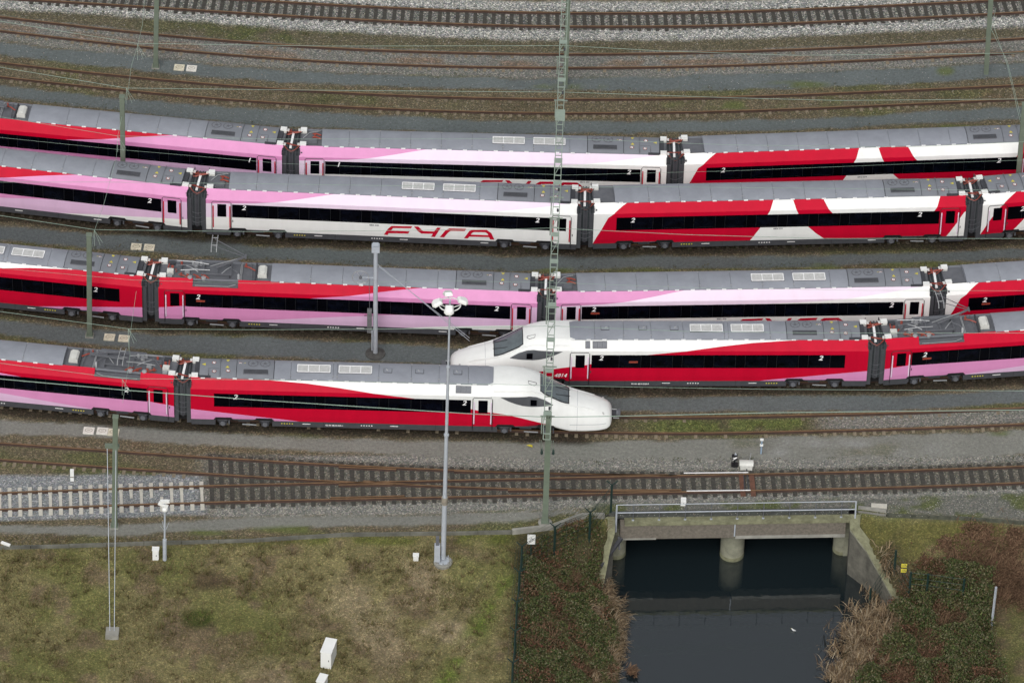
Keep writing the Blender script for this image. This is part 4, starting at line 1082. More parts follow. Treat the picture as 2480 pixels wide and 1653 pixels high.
t3, r3 = make_train('parked train in the middle with raised pantograph, just behind the left-facing white nose', [
    dict(kind='E', pl=(0, 632.7), pr=(347, 667.8), L=25.9, anchor='r', flip=True, numbers=((2.95, '2'),), label='red cab carriage running out at the left edge'),
    dict(kind='P', pl=(385, 670.3), pr=(1302.4, 706.2), doors=(0, 1), panto='up', numbers=((2.45, '2'), (20.9, '2')), serial=(12.7, '4802 027', 1.62, DRED), screens=(2.6,), label='red and pink carriage with raised pantograph, its nearer end behind the white nose'),
    dict(kind='V', pl=(1344.4, 705.6), pr=(2252.3, 692.4), doors=(0, 1), numbers=((2.4, '2'), (21.0, '2')), logo=True, serial=(10.1, '4801 026', 1.66, BLK), screens=(2.5,), label='pale pink carriage partly hidden by the white nose in front'),
    dict(kind='R', pl=(2289.8, 687.5), pr=(2480, 675.3), L=23.4, doors=(1,), numbers=((2.45, '2'),), screens=(2.55,), label='red and white carriage at the right edge of the middle train')])
t4, r4 = make_train('train with a white nose facing left and the number 4814 on its red flank', [
    dict(kind='E', pl=(1090, 821.5), pr=(2103.5, 821.5), L=25.9, anchor='r', flip=True, numbers=((2.95, '2'), (16.6, '2')), screens=(14.6,), label='white and red cab carriage with its nose to the left'),
    dict(kind='P', pl=(2143.3, 819.8), pr=(2480, 797.6), L=23.4, doors=(0,), panto='up', numbers=((2.45, '2'),), screens=(2.6,), label='red and pink carriage with raised pantograph at the right edge')])
t5, r5 = make_train('nearest train, its white nose facing right beside the steel gantry', [
    dict(kind='P', pl=(0, 868.7), pr=(424, 908.6), L=23.4, anchor='r', flip=True, doors=(0,), panto='down', numbers=((2.9, '2'),), label='red and pink carriage with lowered pantograph at the left edge'),
    dict(kind='E', pl=(462.5, 912.4), pr=(1194, 931.5), L=25.9, numbers=((2.75, '2'), (16.8, '2')), label='red cab carriage with white nose to the right')])
# number 4814 on the flank of the left-facing cab
mb = MB(); text_mesh(mb, '4814', side_T(6.27, 1.13, .012), .38, WLINE, .3, .006); mb.build('cab_number', r4[0][0])
mb = MB(); text_mesh(mb, '93 84 4814 028-9', side_T(11.0, .50, -.035), .15, WLINE, 0, .004); mb.build('serial_number', r4[0][0])
mb = MB(); text_mesh(mb, '93 84 4810 029-1', side_T(8.1, .50, -.035), .15, WLINE, 0, .004); mb.build('serial_number', r5[1][0])
def shift(pts): return [Vector((p.x, p.y, RTOP)) for p in pts]
CONCB_SHADED = mat('shaded_brown_concrete', (.07, .058, .042), .9, var=.3)  # brown sleeper concrete, darkened to carry the painted shade under the trains
track('t', shift(ext(r1)), 'track under the farthest parked train', 'blocks', blk=CONCB_SHADED)
track('t', shift(ext(r2)), 'track under the train with the full red lettering', 'blocks', blk=CONCB_SHADED)
track('t', shift(ext(r3)), 'track under the parked train behind the two white noses', 'blocks', blk=CONCB_SHADED)
track('t', shift(ext(r4)), 'track under the train whose white nose faces left', 'blocks', blk=CONCB_SHADED)
e5 = ext(r5, last=False); nose_end = r5[1][1]+r5[1][2]*25
right = centre_from(t8u, t8l)
e5 = [p for p in e5 if p.x < nose_end.x-4]+[p for p in right if p.x > nose_end.x+1]
track('t', shift(smooth_pts(e5, 6)), 'rusty track under the nearest train, bare and grassy in front of its nose', 'blocks')
# ================================================================ turnout and nearest tracks
c9 = centre_from(t9u, t9l); c10 = centre_from(t10u, t10l)
xs_s = P(500, 1200).x; xm = P(1640, 1180).x
o9 = empty('railway_track', (P(1240, 1180).x, P(1240, 1180).y, 0), 'nearest rusty track, pale concrete sleepers at left and dark wooden sleepers over the bridge', 'railway track')
for s_ in (-.7535, .7535): rail_mesh(offset(c9, s_)).build('rail', o9, world=True)
o10 = empty('railway_track', (P(300, 1110).x, P(300, 1110).y, 0), 'rusty branch track joining the nearest track at the switch', 'railway track')
for s_ in (-.7535, .7535): rail_mesh(offset(c10, s_)).build('rail', o10, world=True)
def ybyx(pts, x): return float(np.interp(x, [p.x for p in pts], [p.y for p in pts]))
rest = MB(); n = 0
for (p, d) in along(c9, .6, .1):
    if not -33 < p.x < 34.5: continue
    nn = Vector((-d.y, d.x, 0)); T = Matrix(((d.x, nn.x, 0, p.x), (d.y, nn.y, 0, p.y), (0, 0, 1, 0), (0, 0, 0, 1)))
    one = MB()
    if p.x < xs_s:
        for sgn in (-1, 1):
            a = .0; mid = random.random()
            one.box(-.09, .09, *sorted((sgn*a, sgn*.62)), -.1, .035 if (mid > .35 or p.x < P(250, 1200).x) else -.04, CONC, T)
            one.box(-.12, .12, *sorted((sgn*.62, sgn*1.28)), -.1, .05, CONC, T)
        one.build('concrete_sleeper', o9, world=True); continue
    hi = 1.32+random.uniform(-.07, .07)
    if p.x < xm:
        gap = ybyx(c10, p.x)-p.y
        if gap < 2.75: hi = gap+1.32
        else:
            m2 = MB(); q = Vector((p.x, p.y+gap, 0)); T2 = Matrix(((d.x, nn.x, 0, q.x), (d.y, nn.y, 0, q.y), (0, 0, 1, 0), (0, 0, 0, 1)))
            m2.box(-.13, .13, -1.25, 1.3, -.15, .02, WOOD, T2); m2.build('sleeper', o10, world=True)
    one.box(-.13, .13, -1.12+random.uniform(-.12, .08), hi-.12, -.15, .02+random.uniform(-.006, .01), WOOD, T)
    one.build('sleeper', o9, world=True)
for (p, d) in along(c10, .6, .1):
    if not -33 < p.x < xs_s-1: continue
    nn = Vector((-d.y, d.x, 0)); T = Matrix(((d.x, nn.x, 0, p.x), (d.y, nn.y, 0, p.y), (0, 0, 1, 0), (0, 0, 0, 1)))
    one = MB()
    for sgn in (-1, 1):
        one.box(-.1, .1, *sorted((sgn*.82, sgn*(1.1+random.uniform(0, .08)))), -.1, .022, CONCB, T)
    one.build('sleeper', o10, world=True)
# check rails and frog
for (a, b) in (((820, 1172.5), (960, 1171)), ((880, 1163), (1000, 1172))):
    rail_mesh(resample([P(*a, RTOP), P(*b, RTOP)], 1.5)).build('check_rail', o9, world=True)
for (a, b) in (((820, 1129), (960, 1135)), ((800, 1203.5), (980, 1199))):
    rail_mesh(resample([P(*a, RTOP), P(*b, RTOP)], 1.5)).build('check_rail', o9, world=True)
for (a, b) in (((1656, 1144.6), (1812, 1143.2)), ((1663, 1188.2), (1818, 1186.2))):
    mb = MB(); mb.bar(P(*a, RTOP+.03), P(*b, RTOP+.03), .05, .04, WLINE); mb.build('white_switch_blade', o9, world=True)
for (a, b) in (((1100, 1139), (1640, 1150.5)), ((1230, 1185), (1650, 1184.5))):
    rail_mesh(resample([P(*a, RTOP), P(*b, RTOP)], 3)).build('switch_blade', o9, world=True)
mb = MB()
for px in (1797, 1822):
    mb.bar(P(px-2, 1150, .06), P(px+3, 1200, .06), .30, .08, mat('rusty_steel', (.12, .055, .035), .8, var=.3))
mb.bar(P(1808, 1135, .1), P(1813, 1188, .1), .06, .05, DGREY); mb.bar(P(1801, 1140, .1), P(1803, 1188, .1), .05, .05, DGREY)
mb.build('drive_rod', o9, world=True)

# point machine and its lantern
o = empty('point_machine', PG(1807, 1132), 'cream point machine with rounded lid beside the nearest track', 'point machine')
b = o.location
mb = MB(); mb.box(b.x-.36, b.x+.36, b.y-.25, b.y+.35, b.z, b.z+.30, CREAM); mb.build('housing', o, world=True)
mb = MB()
for i in range(7):
    a0 = math.pi*i/7; a1 = math.pi*(i+1)/7
    mb.face([(b.x-.42, b.y+.05-.28*math.cos(a0), b.z+.32+.14*math.sin(a0)), (b.x+.42, b.y+.05-.28*math.cos(a0), b.z+.32+.14*math.sin(a0)), (b.x+.42, b.y+.05-.28*math.cos(a1), b.z+.32+.14*math.sin(a1)), (b.x-.42, b.y+.05-.28*math.cos(a1), b.z+.32+.14*math.sin(a1))], CREAM)
for x in (-.42, .42): mb.face([(b.x+x, b.y+.05-.28*math.cos(math.pi*i/7), b.z+.32+.14*math.sin(math.pi*i/7)) for i in range(8)], CREAM)
mb.build('lid', o, world=True)
mb = MB(); mb.bar(b+Vector((.2, .3, .35)), b+Vector((.26, .42, .85)), .03, .03, LGREY); mb.build('lever', o, world=True)
o = empty('switch_lantern', PG(1778, 1127), 'black and white switch signal on a short dark stand', 'signal'); b = o.location
mb = MB(); mb.tube([b, b+Vector((0, 0, .55))], .05, BLACK); mb.box(b.x-.18, b.x+.22, b.y-.15, b.y+.15, b.z, b.z+.15, BLACK); mb.build('stand', o, world=True)
mb = MB(); mb.box(b.x-.17, b.x+.17, b.y-.1, b.y+.1, b.z+.5, b.z+.84, BLACK)
y = b.y-.105; q = b.z+.5
mb.face([(b.x-.15, y, q+.20), (b.x+.15, y, q+.27), (b.x+.15, y, q+.20), (b.x-.03, y, q+.15)], WLINE)
mb.face([(b.x-.15, y-.002, q+.03), (b.x-.06, y-.002, q+.03), (b.x+.14, y-.002, q+.2), (b.x+.05, y-.002, q+.2)], WLINE)
mb.face([(b.x-.02, b.y, q+.34), (b.x+.14, b.y, q+.34), (b.x+.02, b.y, q+.56)], GALV)
mb.build('lamp_housing', o, world=True)

# ================================================================ kerbs
def kerb(pts, label, h0=.06, d=.35, w=.16, mt=CONC2):
    mb = MB(); P3 = [P(a, b, 0) for a, b in pts]; P3 = resample(P3, 2.0)
    for a, b in zip(P3[:-1], P3[1:]):
        dv = (b-a).normalized(); gap = dv*.012; j = random.uniform(-.02, .02)
        A = a+gap+Vector((0, 0, (h0-d)/2+j)); B = b-gap+Vector((0, 0, (h0-d)/2+j)); mb.bar(A, B, w, (h0+d), mt)
    return tag(mb.build('retaining_kerb', world=True), label, 'kerb')
kerb([(-300, 1329), (167, 1318), (620, 1304), (828, 1291), (1240, 1285)], 'low concrete kerb along the top of the meadow', .02, .3, .1, mat('old_kerb', (.13, .13, .11), .9, var=.5, scale=.8))
kerb([(1240, 1285), (1340, 1273), (1407, 1247), (1465, 1246)], 'raised concrete kerb bending up towards the bridge', .12, .4, .18)
kerb([(2078, 1229.5), (2147, 1238)], 'short concrete kerb right of the bridge railing', .12, .35, .18)
kerb([(2147, 1244), (2351, 1252), (2480, 1262), (2800, 1280)], 'sunken dark edging on the bank right of the bridge', .01, .3, .1, mat('old_kerb2', (.07, .075, .055), .9, var=.4))

# ================================================================ bridge
bl = P(1500, 1241.5, 0); br = P(2056, 1233, 0)
bd = (br-bl); BL = bd.length; bd.normalize(); bn = Vector((-bd.y, bd.x, 0))
TB = Matrix(((bd.x, bn.x, 0, bl.x), (bd.y, bn.y, 0, bl.y), (0, 0, 1, 0), (0, 0, 0, 1)))
ob = empty('bridge', Vector((bl.x, bl.y, WATER)), 'low concrete railway bridge over the dark canal', 'bridge')
def brb(name, parts):
    mb = MB()
    for p in parts: mb.box(*p[:6], p[6], TB)
    return mb.build(name, ob, world=True)
E0 = .35; E1 = BL-.1
brb('upstand', [(-.6, BL, -.08, .1, -.35, .06, SKIRT if False else mat('dark_concrete', (.06, .065, .06), .85, var=.3))])
brb('ledge', [(.3, BL+.05, -.62, -.08, -.50, -.30, MOSS)])
mid = BL*.505
brb('girder', [(.05, mid-.08, -.56, .0, -1.52, -.50, BRICKM), (mid+.02, BL-.2, -.56, .0, -1.52, -.50, BRICKM)])
brb('girder_edge', [(.05, 2.2, -.60, .02, -1.62, -1.52, CONC2), (2.2, mid-.08, -.58, .02, -1.58, -1.52, BRICKM), (mid+.02, BL-.2, -.60, .02, -1.66, -1.44, CONC2)])
brb('joint', [(mid-.07, mid-.0, -.58, -.45, -1.48, -.5, GALV)])
brb('deck', [(-.6, BL+.5, .0, 21, -.55, -.30, BLACK)])
brb('abutment', [(-1.4, -.35, .4, 22, -4.6, -.30, PIERM)]); brb('abutment', [(BL-.1, BL+.9, .3, 22, -4.6, -.30, PIERM)])
for (c, r) in ((-.05, .62), (mid+.02, .72), (BL-.12, .55)):
    mb = MB(); q = TB @ Vector((c, .62 if abs(c-mid) < 1 else .9, 0))
    mb.lathe([(r, -5), (r, -3.75), (r*.995, -3.70), (r*.995, -2.0), (r*1.02, -1.97), (r*1.02, -1.93), (r, -1.9), (r, -1.5)], PIERM, (q.x, q.y, 0), 28)
    mb.lathe([(r*1.012, -3.97), (r*1.012, -3.74), (r*1.0, -3.68)], MOSS, (q.x, q.y, 0), 28)
    mb.build('pier', ob, world=True, smooth=40)
# railing
orl = empty('bridge_railing', TB @ Vector((0, -.35, -.3)), 'thin galvanised railing along the front edge of the bridge', 'railing')
mb = MB(); RA = TB @ Vector((-.2, -.33, .92)); RB = TB @ Vector((BL+.35, -.33, .92))
mb.tube([RA, RB], .026, GALV, 6); mb.build('top_rail', orl, world=True)
mb = MB(); dz = Vector((0, 0, -.62)); mb.tube([RA+dz, RB+dz], .034, GALV, 6); mb.build('lower_rail', orl, world=True)
for k in range(10):
    mb = MB(); x = .8+k*1.555
    if x > BL-.2: break
    q = TB @ Vector((x, -.33, -.3)); mb.bar(q, q+Vector((0, 0, 1.22)), .035, .035, MGREY); mb.box(q.x-.07, q.x+.07, q.y-.06, q.y+.06, q.z, q.z+.03, GALV); mb.build('post', orl, world=True)
for R_ in (RA, RB):
    mb = MB(); mb.bar(R_, R_+Vector((0, -.25, -1.9)), .07, .07, GALV); mb.build('end_post', orl, world=True)
# wing walls -------------------------------------------------------------
def wing(name, label, top, thick, mt=CONC2, cap=True, nrm=1):
    """top: list of picture points with heights; wall drops below the ground"""
    o = empty(name, Vector((top[0][0].x, top[0][0].y, WATER)), label, 'wall')
    mb = MB(); pts = [t[0] for t in top]; off = []
    for i, p in enumerate(pts):
        t = pts[min(i+1, len(pts)-1)]-pts[max(i-1, 0)]; t.z = 0; t.normalize(); off.append(Vector((-t.y, t.x, 0))*thick*nrm)
    for i in range(len(pts)-1):
        a, b, c, d = pts[i], pts[i+1], pts[i+1]+off[i+1], pts[i]+off[i]
        lo = lambda q: Vector((q.x, q.y, -4.6))
        mb.face([a, b, c, d], mt, True); mb.face([lo(a), lo(b), b, a], mt, True); mb.face([d, c, lo(c), lo(d)], mt, True)
    for i in (0, -1): mb.face([pts[i], pts[i]+off[i], Vector((*(pts[i]+off[i]).xy, -4.6)), Vector((*pts[i].xy, -4.6))], mt, True)
    mb.build('wall_face', o, world=True)
    if cap:
        mb = MB()
        for i in range(len(pts)-1):
            u_ = Vector((0, 0, .06)); e = off[i].normalized()*-.05; e2 = off[i+1].normalized()*-.05
            a, b, c, d = pts[i]+e+u_, pts[i+1]+e2+u_, pts[i+1]+off[i+1]-e2+u_, pts[i]+off[i]-e+u_
            mb.face([a, b, c, d], MOSS, True); v_ = Vector((0, 0, -.14)); mb.face([a+v_, b+v_, b, a], PIERM, True); mb.face([d, c, c+v_, d+v_], PIERM, True)
        mb.build('coping', o, world=True)
    return o
Wm = mat('wing_wall_concrete', (.115, .11, .09), .9, var=.4, scale=1.8)
wr = WR_PTS
wing('wing_wall', 'sloping concrete wing wall right of the canal, stained brown and grey', [(p,) for p in wr], .55, Wm, nrm=1)
wl = WL_PTS
wing('wing_wall', 'short mossy wing wall left of the canal below the fence', [(p,) for p in wl], .5, Wm, nrm=-1)
mb = MB(); a = P(1505, 1302, -1.3); bb = P(1452, 1373, -2.4); mb.bar(a, bb, .22, .16, SKIRT); mb.bar(P(1498, 1298, -1.2), P(1500, 1330, -1.9), .1, .1, SKIRT)
tag(mb.build('drain_pipe', world=True), 'dark pipe running down the left wing wall to the bank', 'pipe')
mb = MB(); a = P(2110, 1224, .1); bb = P(2148, 1226, .1); mb.bar(a, bb, .3, .18, CONC); tag(mb.build('concrete_block', world=True), 'pale flat concrete block right of the bridge railing', 'block')

# ================================================================ masts, gantry, lights
def tilt_top(base, tp, h):
    """point at height h above base seen at the top picture point, lean limited"""
    q = P(tp[0], tp[1], base.z+h); v = q-base; 
    q = Vector((base.x+max(-.25, min(.25, v.x)), base.y+max(-.15, min(.15, v.y)), base.z+h)); return q
def hmast(basepx, toppx, h, label, r=.15, mt=GREENM, foot=True, zb=None, arm=None, kind='mast'):
    b = PG(*basepx); o = empty('catenary_mast', b, label, 'mast', 'catenary masts')
    t = tilt_top(b, toppx, h)
    d = (t-b).normalized(); xx = Vector((1, 0, 0)); yy = d.cross(xx).normalized(); xx = yy.cross(d)
    T = Matrix(((xx.x, yy.x, d.x, b.x), (xx.y, yy.y, d.y, b.y), (xx.z, yy.z, d.z, b.z), (0, 0, 0, 1))); L = (t-b).length
    mb = MB()
    if kind == 'round':
        mb.tube([b, b+d*L*.5, t], r*1.05, mt, 14, r*.85)
    else:
        mb.box(-r, r, -r, -r+.02, 0, L, mt, T); mb.box(-r, r, r-.02, r, 0, L, mt, T); mb.box(-.012, .012, -r+.02, r-.02, 0, L, mt, T)
    mb.build('pole', o, world=True, smooth=30 if kind == 'round' else None)
    if foot:
        mb = MB(); mb.box(-r*1.7, r*1.7, -r*1.7, r*1.7, -.2, .06, CONC2, T); mb.box(-r*1.4, r*1.4, -r*1.4, r*1.4, .06, .10, mt, T)
        for s_ in (-1, 1): mb.box(s_*r-.02, s_*r+.02, -r*1.3, r*1.3, .1, .45, mt, T)
        mb.build('base', o, world=True)
    mb = MB(); mb.box(-r-.03, r+.03, -r-.03, r+.03, L, L+.03, mt, T); mb.build('cap', o, world=True)
    return o, b, t
hmast((377, 162), (377, -60), 8.5, 'green steel mast standing beside two cream covers behind all trains', .15)
hmast((299, 478), (295, 238), 8.1, 'green mast rising between the two farthest trains at the left', .15)
hmast((217, 812), (215, 574), 8.0, 'green mast with white graffiti in front of the middle train, far left', .15)
_, b, t = hmast((277, 1274), (286, 1010), 8.6, 'green mast with two guy wires near the pale concrete sleepers', .15)
o5 = _
hmast((2388, 178), (2405, -60), 8.3, 'green mast at the top right beside the gravel path', .15, foot=False)
hmast((2460, 495), (2482, 255), 8.1, 'green mast at the right edge rising behind the striped carriage', .15, foot=False)
# guy wires of the lower left mast and their block
blk = PG(272, 1538); og = empty('guy_anchor', blk, 'grey concrete block in the meadow holding two guy wires', 'anchor block')
mb = MB(); mb.box(blk.x-.38, blk.x+.38, blk.y-.3, blk.y+.45, blk.z-.3, blk.z+.28, CONC2); mb.build('block', og, world=True)
for dx in (-.18, .14):
    mb = MB(); a = blk+Vector((dx*.8, .1, .28)); c = P(285+dx*46, 1088, 6.3); c = Vector((b.x+dx*1.6, b.y-.05, 6.3))
    mb.tube([a, c], .022, GALV, 5); mb.build('guy_wire', og, world=True)
mb = MB(); mb.box(b.x-.42, b.x+.42, b.y-.2, b.y+.1, 6.2, 6.35, GREENM); mb.build('guy_bracket', o5, world=True)
# tension mast with weights
o, b, t = hmast((909, 856), (910, 592), 8.5, 'grey tension mast with wheel and weight stack between the trains', .145, mt=GALV, foot=False, kind='round')
mb = MB(); mb.lathe([(.62, -.2), (.62, .04), (.4, .10), (.25, .12)], mat('mast_foot', (.07, .07, .065), .8, var=.4), (b.x, b.y, b.z), 20); mb.build('base', o, world=True, smooth=40)
mb = MB(); mb.box(t.x-.24, t.x+.24, t.y-.2, t.y+.2, t.z-.5, t.z-.05, GALV); mb.build('head_bracket', o, world=True)
mb = MB(); wc = Vector((b.x-.95, b.y, 5.95)); pts = [wc+Vector((.5*math.cos(a*.3142), 0, .5*math.sin(a*.3142))) for a in range(21)]
mb.tube(pts, .03, LGREY, 5)
for a in range(6): mb.tube([wc, wc+Vector((.5*math.cos(a*1.047), 0, .5*math.sin(a*1.047)))], .014, LGREY, 4)
mb.tube([wc+Vector((0, -.08, 0)), wc+Vector((0, .08, 0))], .1, MGREY, 10); mb.bar(wc, wc+Vector((.9, 0, 0)), .06, .06, GALV); mb.build('tension_wheel', o, world=True)
mb = MB()
for k in range(14): mb.box(b.x-.52, b.x-.24, b.y-.16, b.y+.14, 1.75+k*.123, 1.75+k*.123+.108, mat('weight_iron', (.14, .145, .15), .7, var=.3))
mb.tube([Vector((b.x-.38, b.y, 3.4)), Vector((b.x-.42, b.y, 5.9))], .015, MGREY, 4); mb.build('weight_stack', o, world=True)
mb = MB(); mb.bar(b+Vector((-.2, -.2, 2.0)), b+Vector((-.2, -.2, .4)), .06, .06, GALV); mb.build('weight_guide', o, world=True)
mb = MB()
for dz in (0, .12): mb.tube([Vector((t.x, t.y, 7.0+dz)), P(1137, 818+dz*60, 1.2)], .018, GALV, 4)
tag(mb.build('mast_stay', world=True), 'pair of thin stays slanting down from the grey tension mast behind the floodlights', 'stay wires')

# gantry
oy = empty('gantry', PG(1320, 1264), 'long green lattice gantry spanning all tracks', 'gantry'); gb = oy.location
GZ = 7.75
ga = P(1325, 1030, GZ); gc = P(1368.5, 0, GZ); gd = (gc-ga); gl = gd.length; gd.normalize(); gx = Vector((gd.y, -gd.x, 0))
post = MB(); post.box(gb.x-.17, gb.x+.17, gb.y-.17, gb.y-.14, gb.z, 8.15, GREENM); post.box(gb.x-.17, gb.x+.17, gb.y+.14, gb.y+.17, gb.z, 8.15, GREENM); post.box(gb.x-.015, gb.x+.015, gb.y-.14, gb.y+.14, gb.z, 8.15, GREENM)
post.build('post', oy, world=True)
mb = MB(); mb.lathe([(.42, -.3), (.42, .02), (.3, .08)], CONC2, (gb.x, gb.y, gb.z), 16); mb.box(gb.x-.24, gb.x+.24, gb.y-.24, gb.y+.24, gb.z+.05, gb.z+.12, GREENM); mb.build('post_foot', oy, world=True)
g2 = PG(1369, 203); mb = MB(); mb.box(g2.x-.15, g2.x+.15, g2.y-.15, g2.y+.15, 0, 7.6, GREENM); mb.build('post', oy, world=True)
START = -1.0; END = gl+12
def GP(s, x, z): return ga+gd*s+gx*x+Vector((0, 0, z))
W2 = .20
for sx in (-W2, W2):
    for z in (-.22, .22):
        mb = MB(); mb.bar(GP(START, sx, z), GP(END, sx, z), .045, .045, GREENL); mb.build('chord', oy, world=True)
mb = MB(); s = START; k = 0
while s < END:
    for z in (.22,): mb.bar(GP(s, -W2, z), GP(s, W2, z), .05, .04, GREENL); mb.bar(GP(s+.02, -W2, z), GP(s+1.25, W2, z) if k % 2 else GP(s+.02, W2, z), .03, .03, GREENL)
    for sx in (-W2, W2): mb.bar(GP(s, sx, -.22), GP(s+.65, sx, .22), .035, .035, GREENL); mb.bar(GP(s+.65, sx, .22), GP(s+1.3, sx, -.22), .035, .035, GREENL)
    mb.bar(GP(s, -W2, -.22), GP(s, W2, -.22), .04, .04, GREENL)
    s += 1.3; k += 1
mb.build('lattice_bars', oy, world=True)
for py in (108, 200, 286, 395, 450, 575, 640, 745, 830, 905, 1010):   # solid plates and joints
    s = (P(1340, py, GZ)-ga).dot(gd); big = 1.15 if py == 286 else .40
    mb = MB(); z0 = .26
    for i, pt in enumerate([0]):
        T = Matrix(((gx.x, gd.x, 0, GP(s, 0, 0).x), (gx.y, gd.y, 0, GP(s, 0, 0).y), (0, 0, 1, GZ), (0, 0, 0, 1)))
        wv = W2+.05+(.05 if py == 286 else 0)
        mb.box(-wv, wv, -big/2, big/2, .235, .26, GREENL, T); mb.box(-wv, -wv+.02, -big/2, big/2, -.25, .24, GREENL, T); mb.box(wv-.02, wv, -big/2, big/2, -.25, .24, GREENL, T)
    mb.build('joint_plate', oy, world=True)
for py in (235, 470, 520, 690, 735, 880, 1000, 130):      # hangers with insulators below the beam
    s = (P(1340, py, GZ)-ga).dot(gd); mb = MB()
    p0 = GP(s, -.3, -.2); mb.bar(GP(s, -.42, -.25), GP(s, .42, -.25), .06, .06, GREENL); mb.bar(GP(s, -.32, -.25), GP(s, -.32, -1.6), .05, .05, GREENL)
    insulator(mb, GP(s, .1, 0).x, GP(s, .1, 0).y, GZ+.26, .22, .07, DGREY)
    mb.bar(GP(s, -.32, -1.5), GP(s+.9, -.32, -1.9), .03, .03, GALV); mb.build('hanger', oy, world=True)
mb = MB()
for sx in (-.34, .34):
    for e in (-.05, .05): mb.tube([GP(-1.0, sx+e, -.3), Vector((gb.x+sx+e, gb.y-.05, 1.0+4.6))], .02, GREENL, 4)
    mb.lathe([(.07, 0), (.09, .1), (.05, .2), (.09, .28), (.04, .36)], FENCEM, (gb.x+sx, gb.y-.05, 5.35), 8)
mb.build('insulator_strings', oy, world=True)

# floodlight tower
fb = PG(1073, 1362); ol = empty('floodlight_tower', fb, 'tall grey tower with four white floodlights in the meadow', 'floodlight')
ft = P(1089, 742, fb.z+18.6); ft = Vector((fb.x+.05, fb.y, fb.z)); 
H = 20.0
for h in np.arange(15, 25, .05):
    if proj(fb.x, fb.y, fb.z+h)[1] < 742: H = float(h); break
print('tower H', H, proj(fb.x, fb.y, fb.z+H))
top = P(1089.5, 742, fb.z+H); top = Vector((top.x, fb.y, fb.z+H))
def LP(h): return fb.lerp(top, h/H)
mb = MB(); mb.tube([LP(.35), LP(4.8)], .155, GALV, 10, .15); mb.tube([LP(4.8), LP(9.9)], .125, GALV, 12, .11); mb.tube([LP(9.9), LP(15)], .095, GALV, 12, .08); mb.tube([LP(15), LP(H)], .065, GALV, 12, .05); mb.tube([LP(4.6), LP(5.1)], .19, mat('rust_band', (.30, .27, .22), .7, var=.3), 12)
for h_ in (9.8, 14.9): mb.tube([LP(h_), LP(h_+.12)], .15 if h_ < 12 else .115, GALV, 12)
mb.build('pole', ol, world=True, smooth=40)
mb = MB(); mb.lathe([(.50, -.8), (.56, 0), (.56, .12), (.48, .15)], CONC2, tuple(fb), 18); mb.lathe([(.38, .15), (.38, .2)], GALV, tuple(fb), 12)
for k in range(8): a = k*.785; mb.box(fb.x+.42*math.cos(a)-.03, fb.x+.42*math.cos(a)+.03, fb.y+.42*math.sin(a)-.03, fb.y+.42*math.sin(a)+.03, fb.z+.15, fb.z+.33, LGREY)
mb.build('foundation', ol, world=True)
mb = MB(); mb.box(fb.x-.52, fb.x-.18, fb.y-.3, fb.y+.05, fb.z+.3, fb.z+1.5, GALV); mb.box(fb.x-.45, fb.x-.25, fb.y-.2, fb.y, fb.z+1.5, fb.z+2.1, MGREY); mb.build('switch_cabinet', ol, world=True)
mb = MB(); cc = LP(H); ring = [cc+Vector((.62*math.cos(a*.2618), .62*math.sin(a*.2618), .15)) for a in range(25)]
mb.tube(ring, .035, WHITE, 6, cap=False); mb.tube([cc+Vector((-.62, 0, .15)), cc+Vector((0, 0, -.15)), cc+Vector((.62, 0, .15))], .03, WHITE, 5); mb.tube([cc+Vector((0, -.62, .15)), cc+Vector((0, 0, -.15)), cc+Vector((0, .62, .15))], .03, WHITE, 5)
mb.tube([cc, cc+Vector((0, 0, .45))], .06, GALV, 8); mb.build('crown', ol, world=True)
for a in (190, 100, 10, 268):
    R_ = math.radians(a); q = cc+Vector((.74*math.cos(R_), .74*math.sin(R_), .35))
    mb = MB(); T = Matrix.Translation(q) @ Matrix.Rotation(R_, 4, 'Z') @ Matrix.Rotation(math.radians(24), 4, 'Y')
    ri = [(-.30, -.22), (.18, -.28), (.32, -.14), (.32, .14), (.18, .28), (-.30, .22)]
    lo = [mb.vert(T @ Vector((x, y, -.08))) for x, y in ri]; md = [mb.vert(T @ Vector((x, y, .02))) for x, y in ri]; up = [mb.vert(T @ Vector((x*.72, y*.72, .14))) for x, y in ri]
    kw_ = mb.m(WHITE)
    for i in range(6):
        j = (i+1) % 6; mb.f += [[lo[i], lo[j], md[j], md[i]], [md[i], md[j], up[j], up[i]]]; mb.mi += [kw_, kw_]
    mb.f.append(up); mb.mi.append(kw_); mb.f.append(lo[::-1]); mb.mi.append(mb.m(MGREY))
    mb.tube([q+Vector((0, 0, -.05)), cc+Vector((.58*math.cos(R_), .58*math.sin(R_), .12))], .03, GALV, 5)
    mb.build('floodlight', ol, world=True)

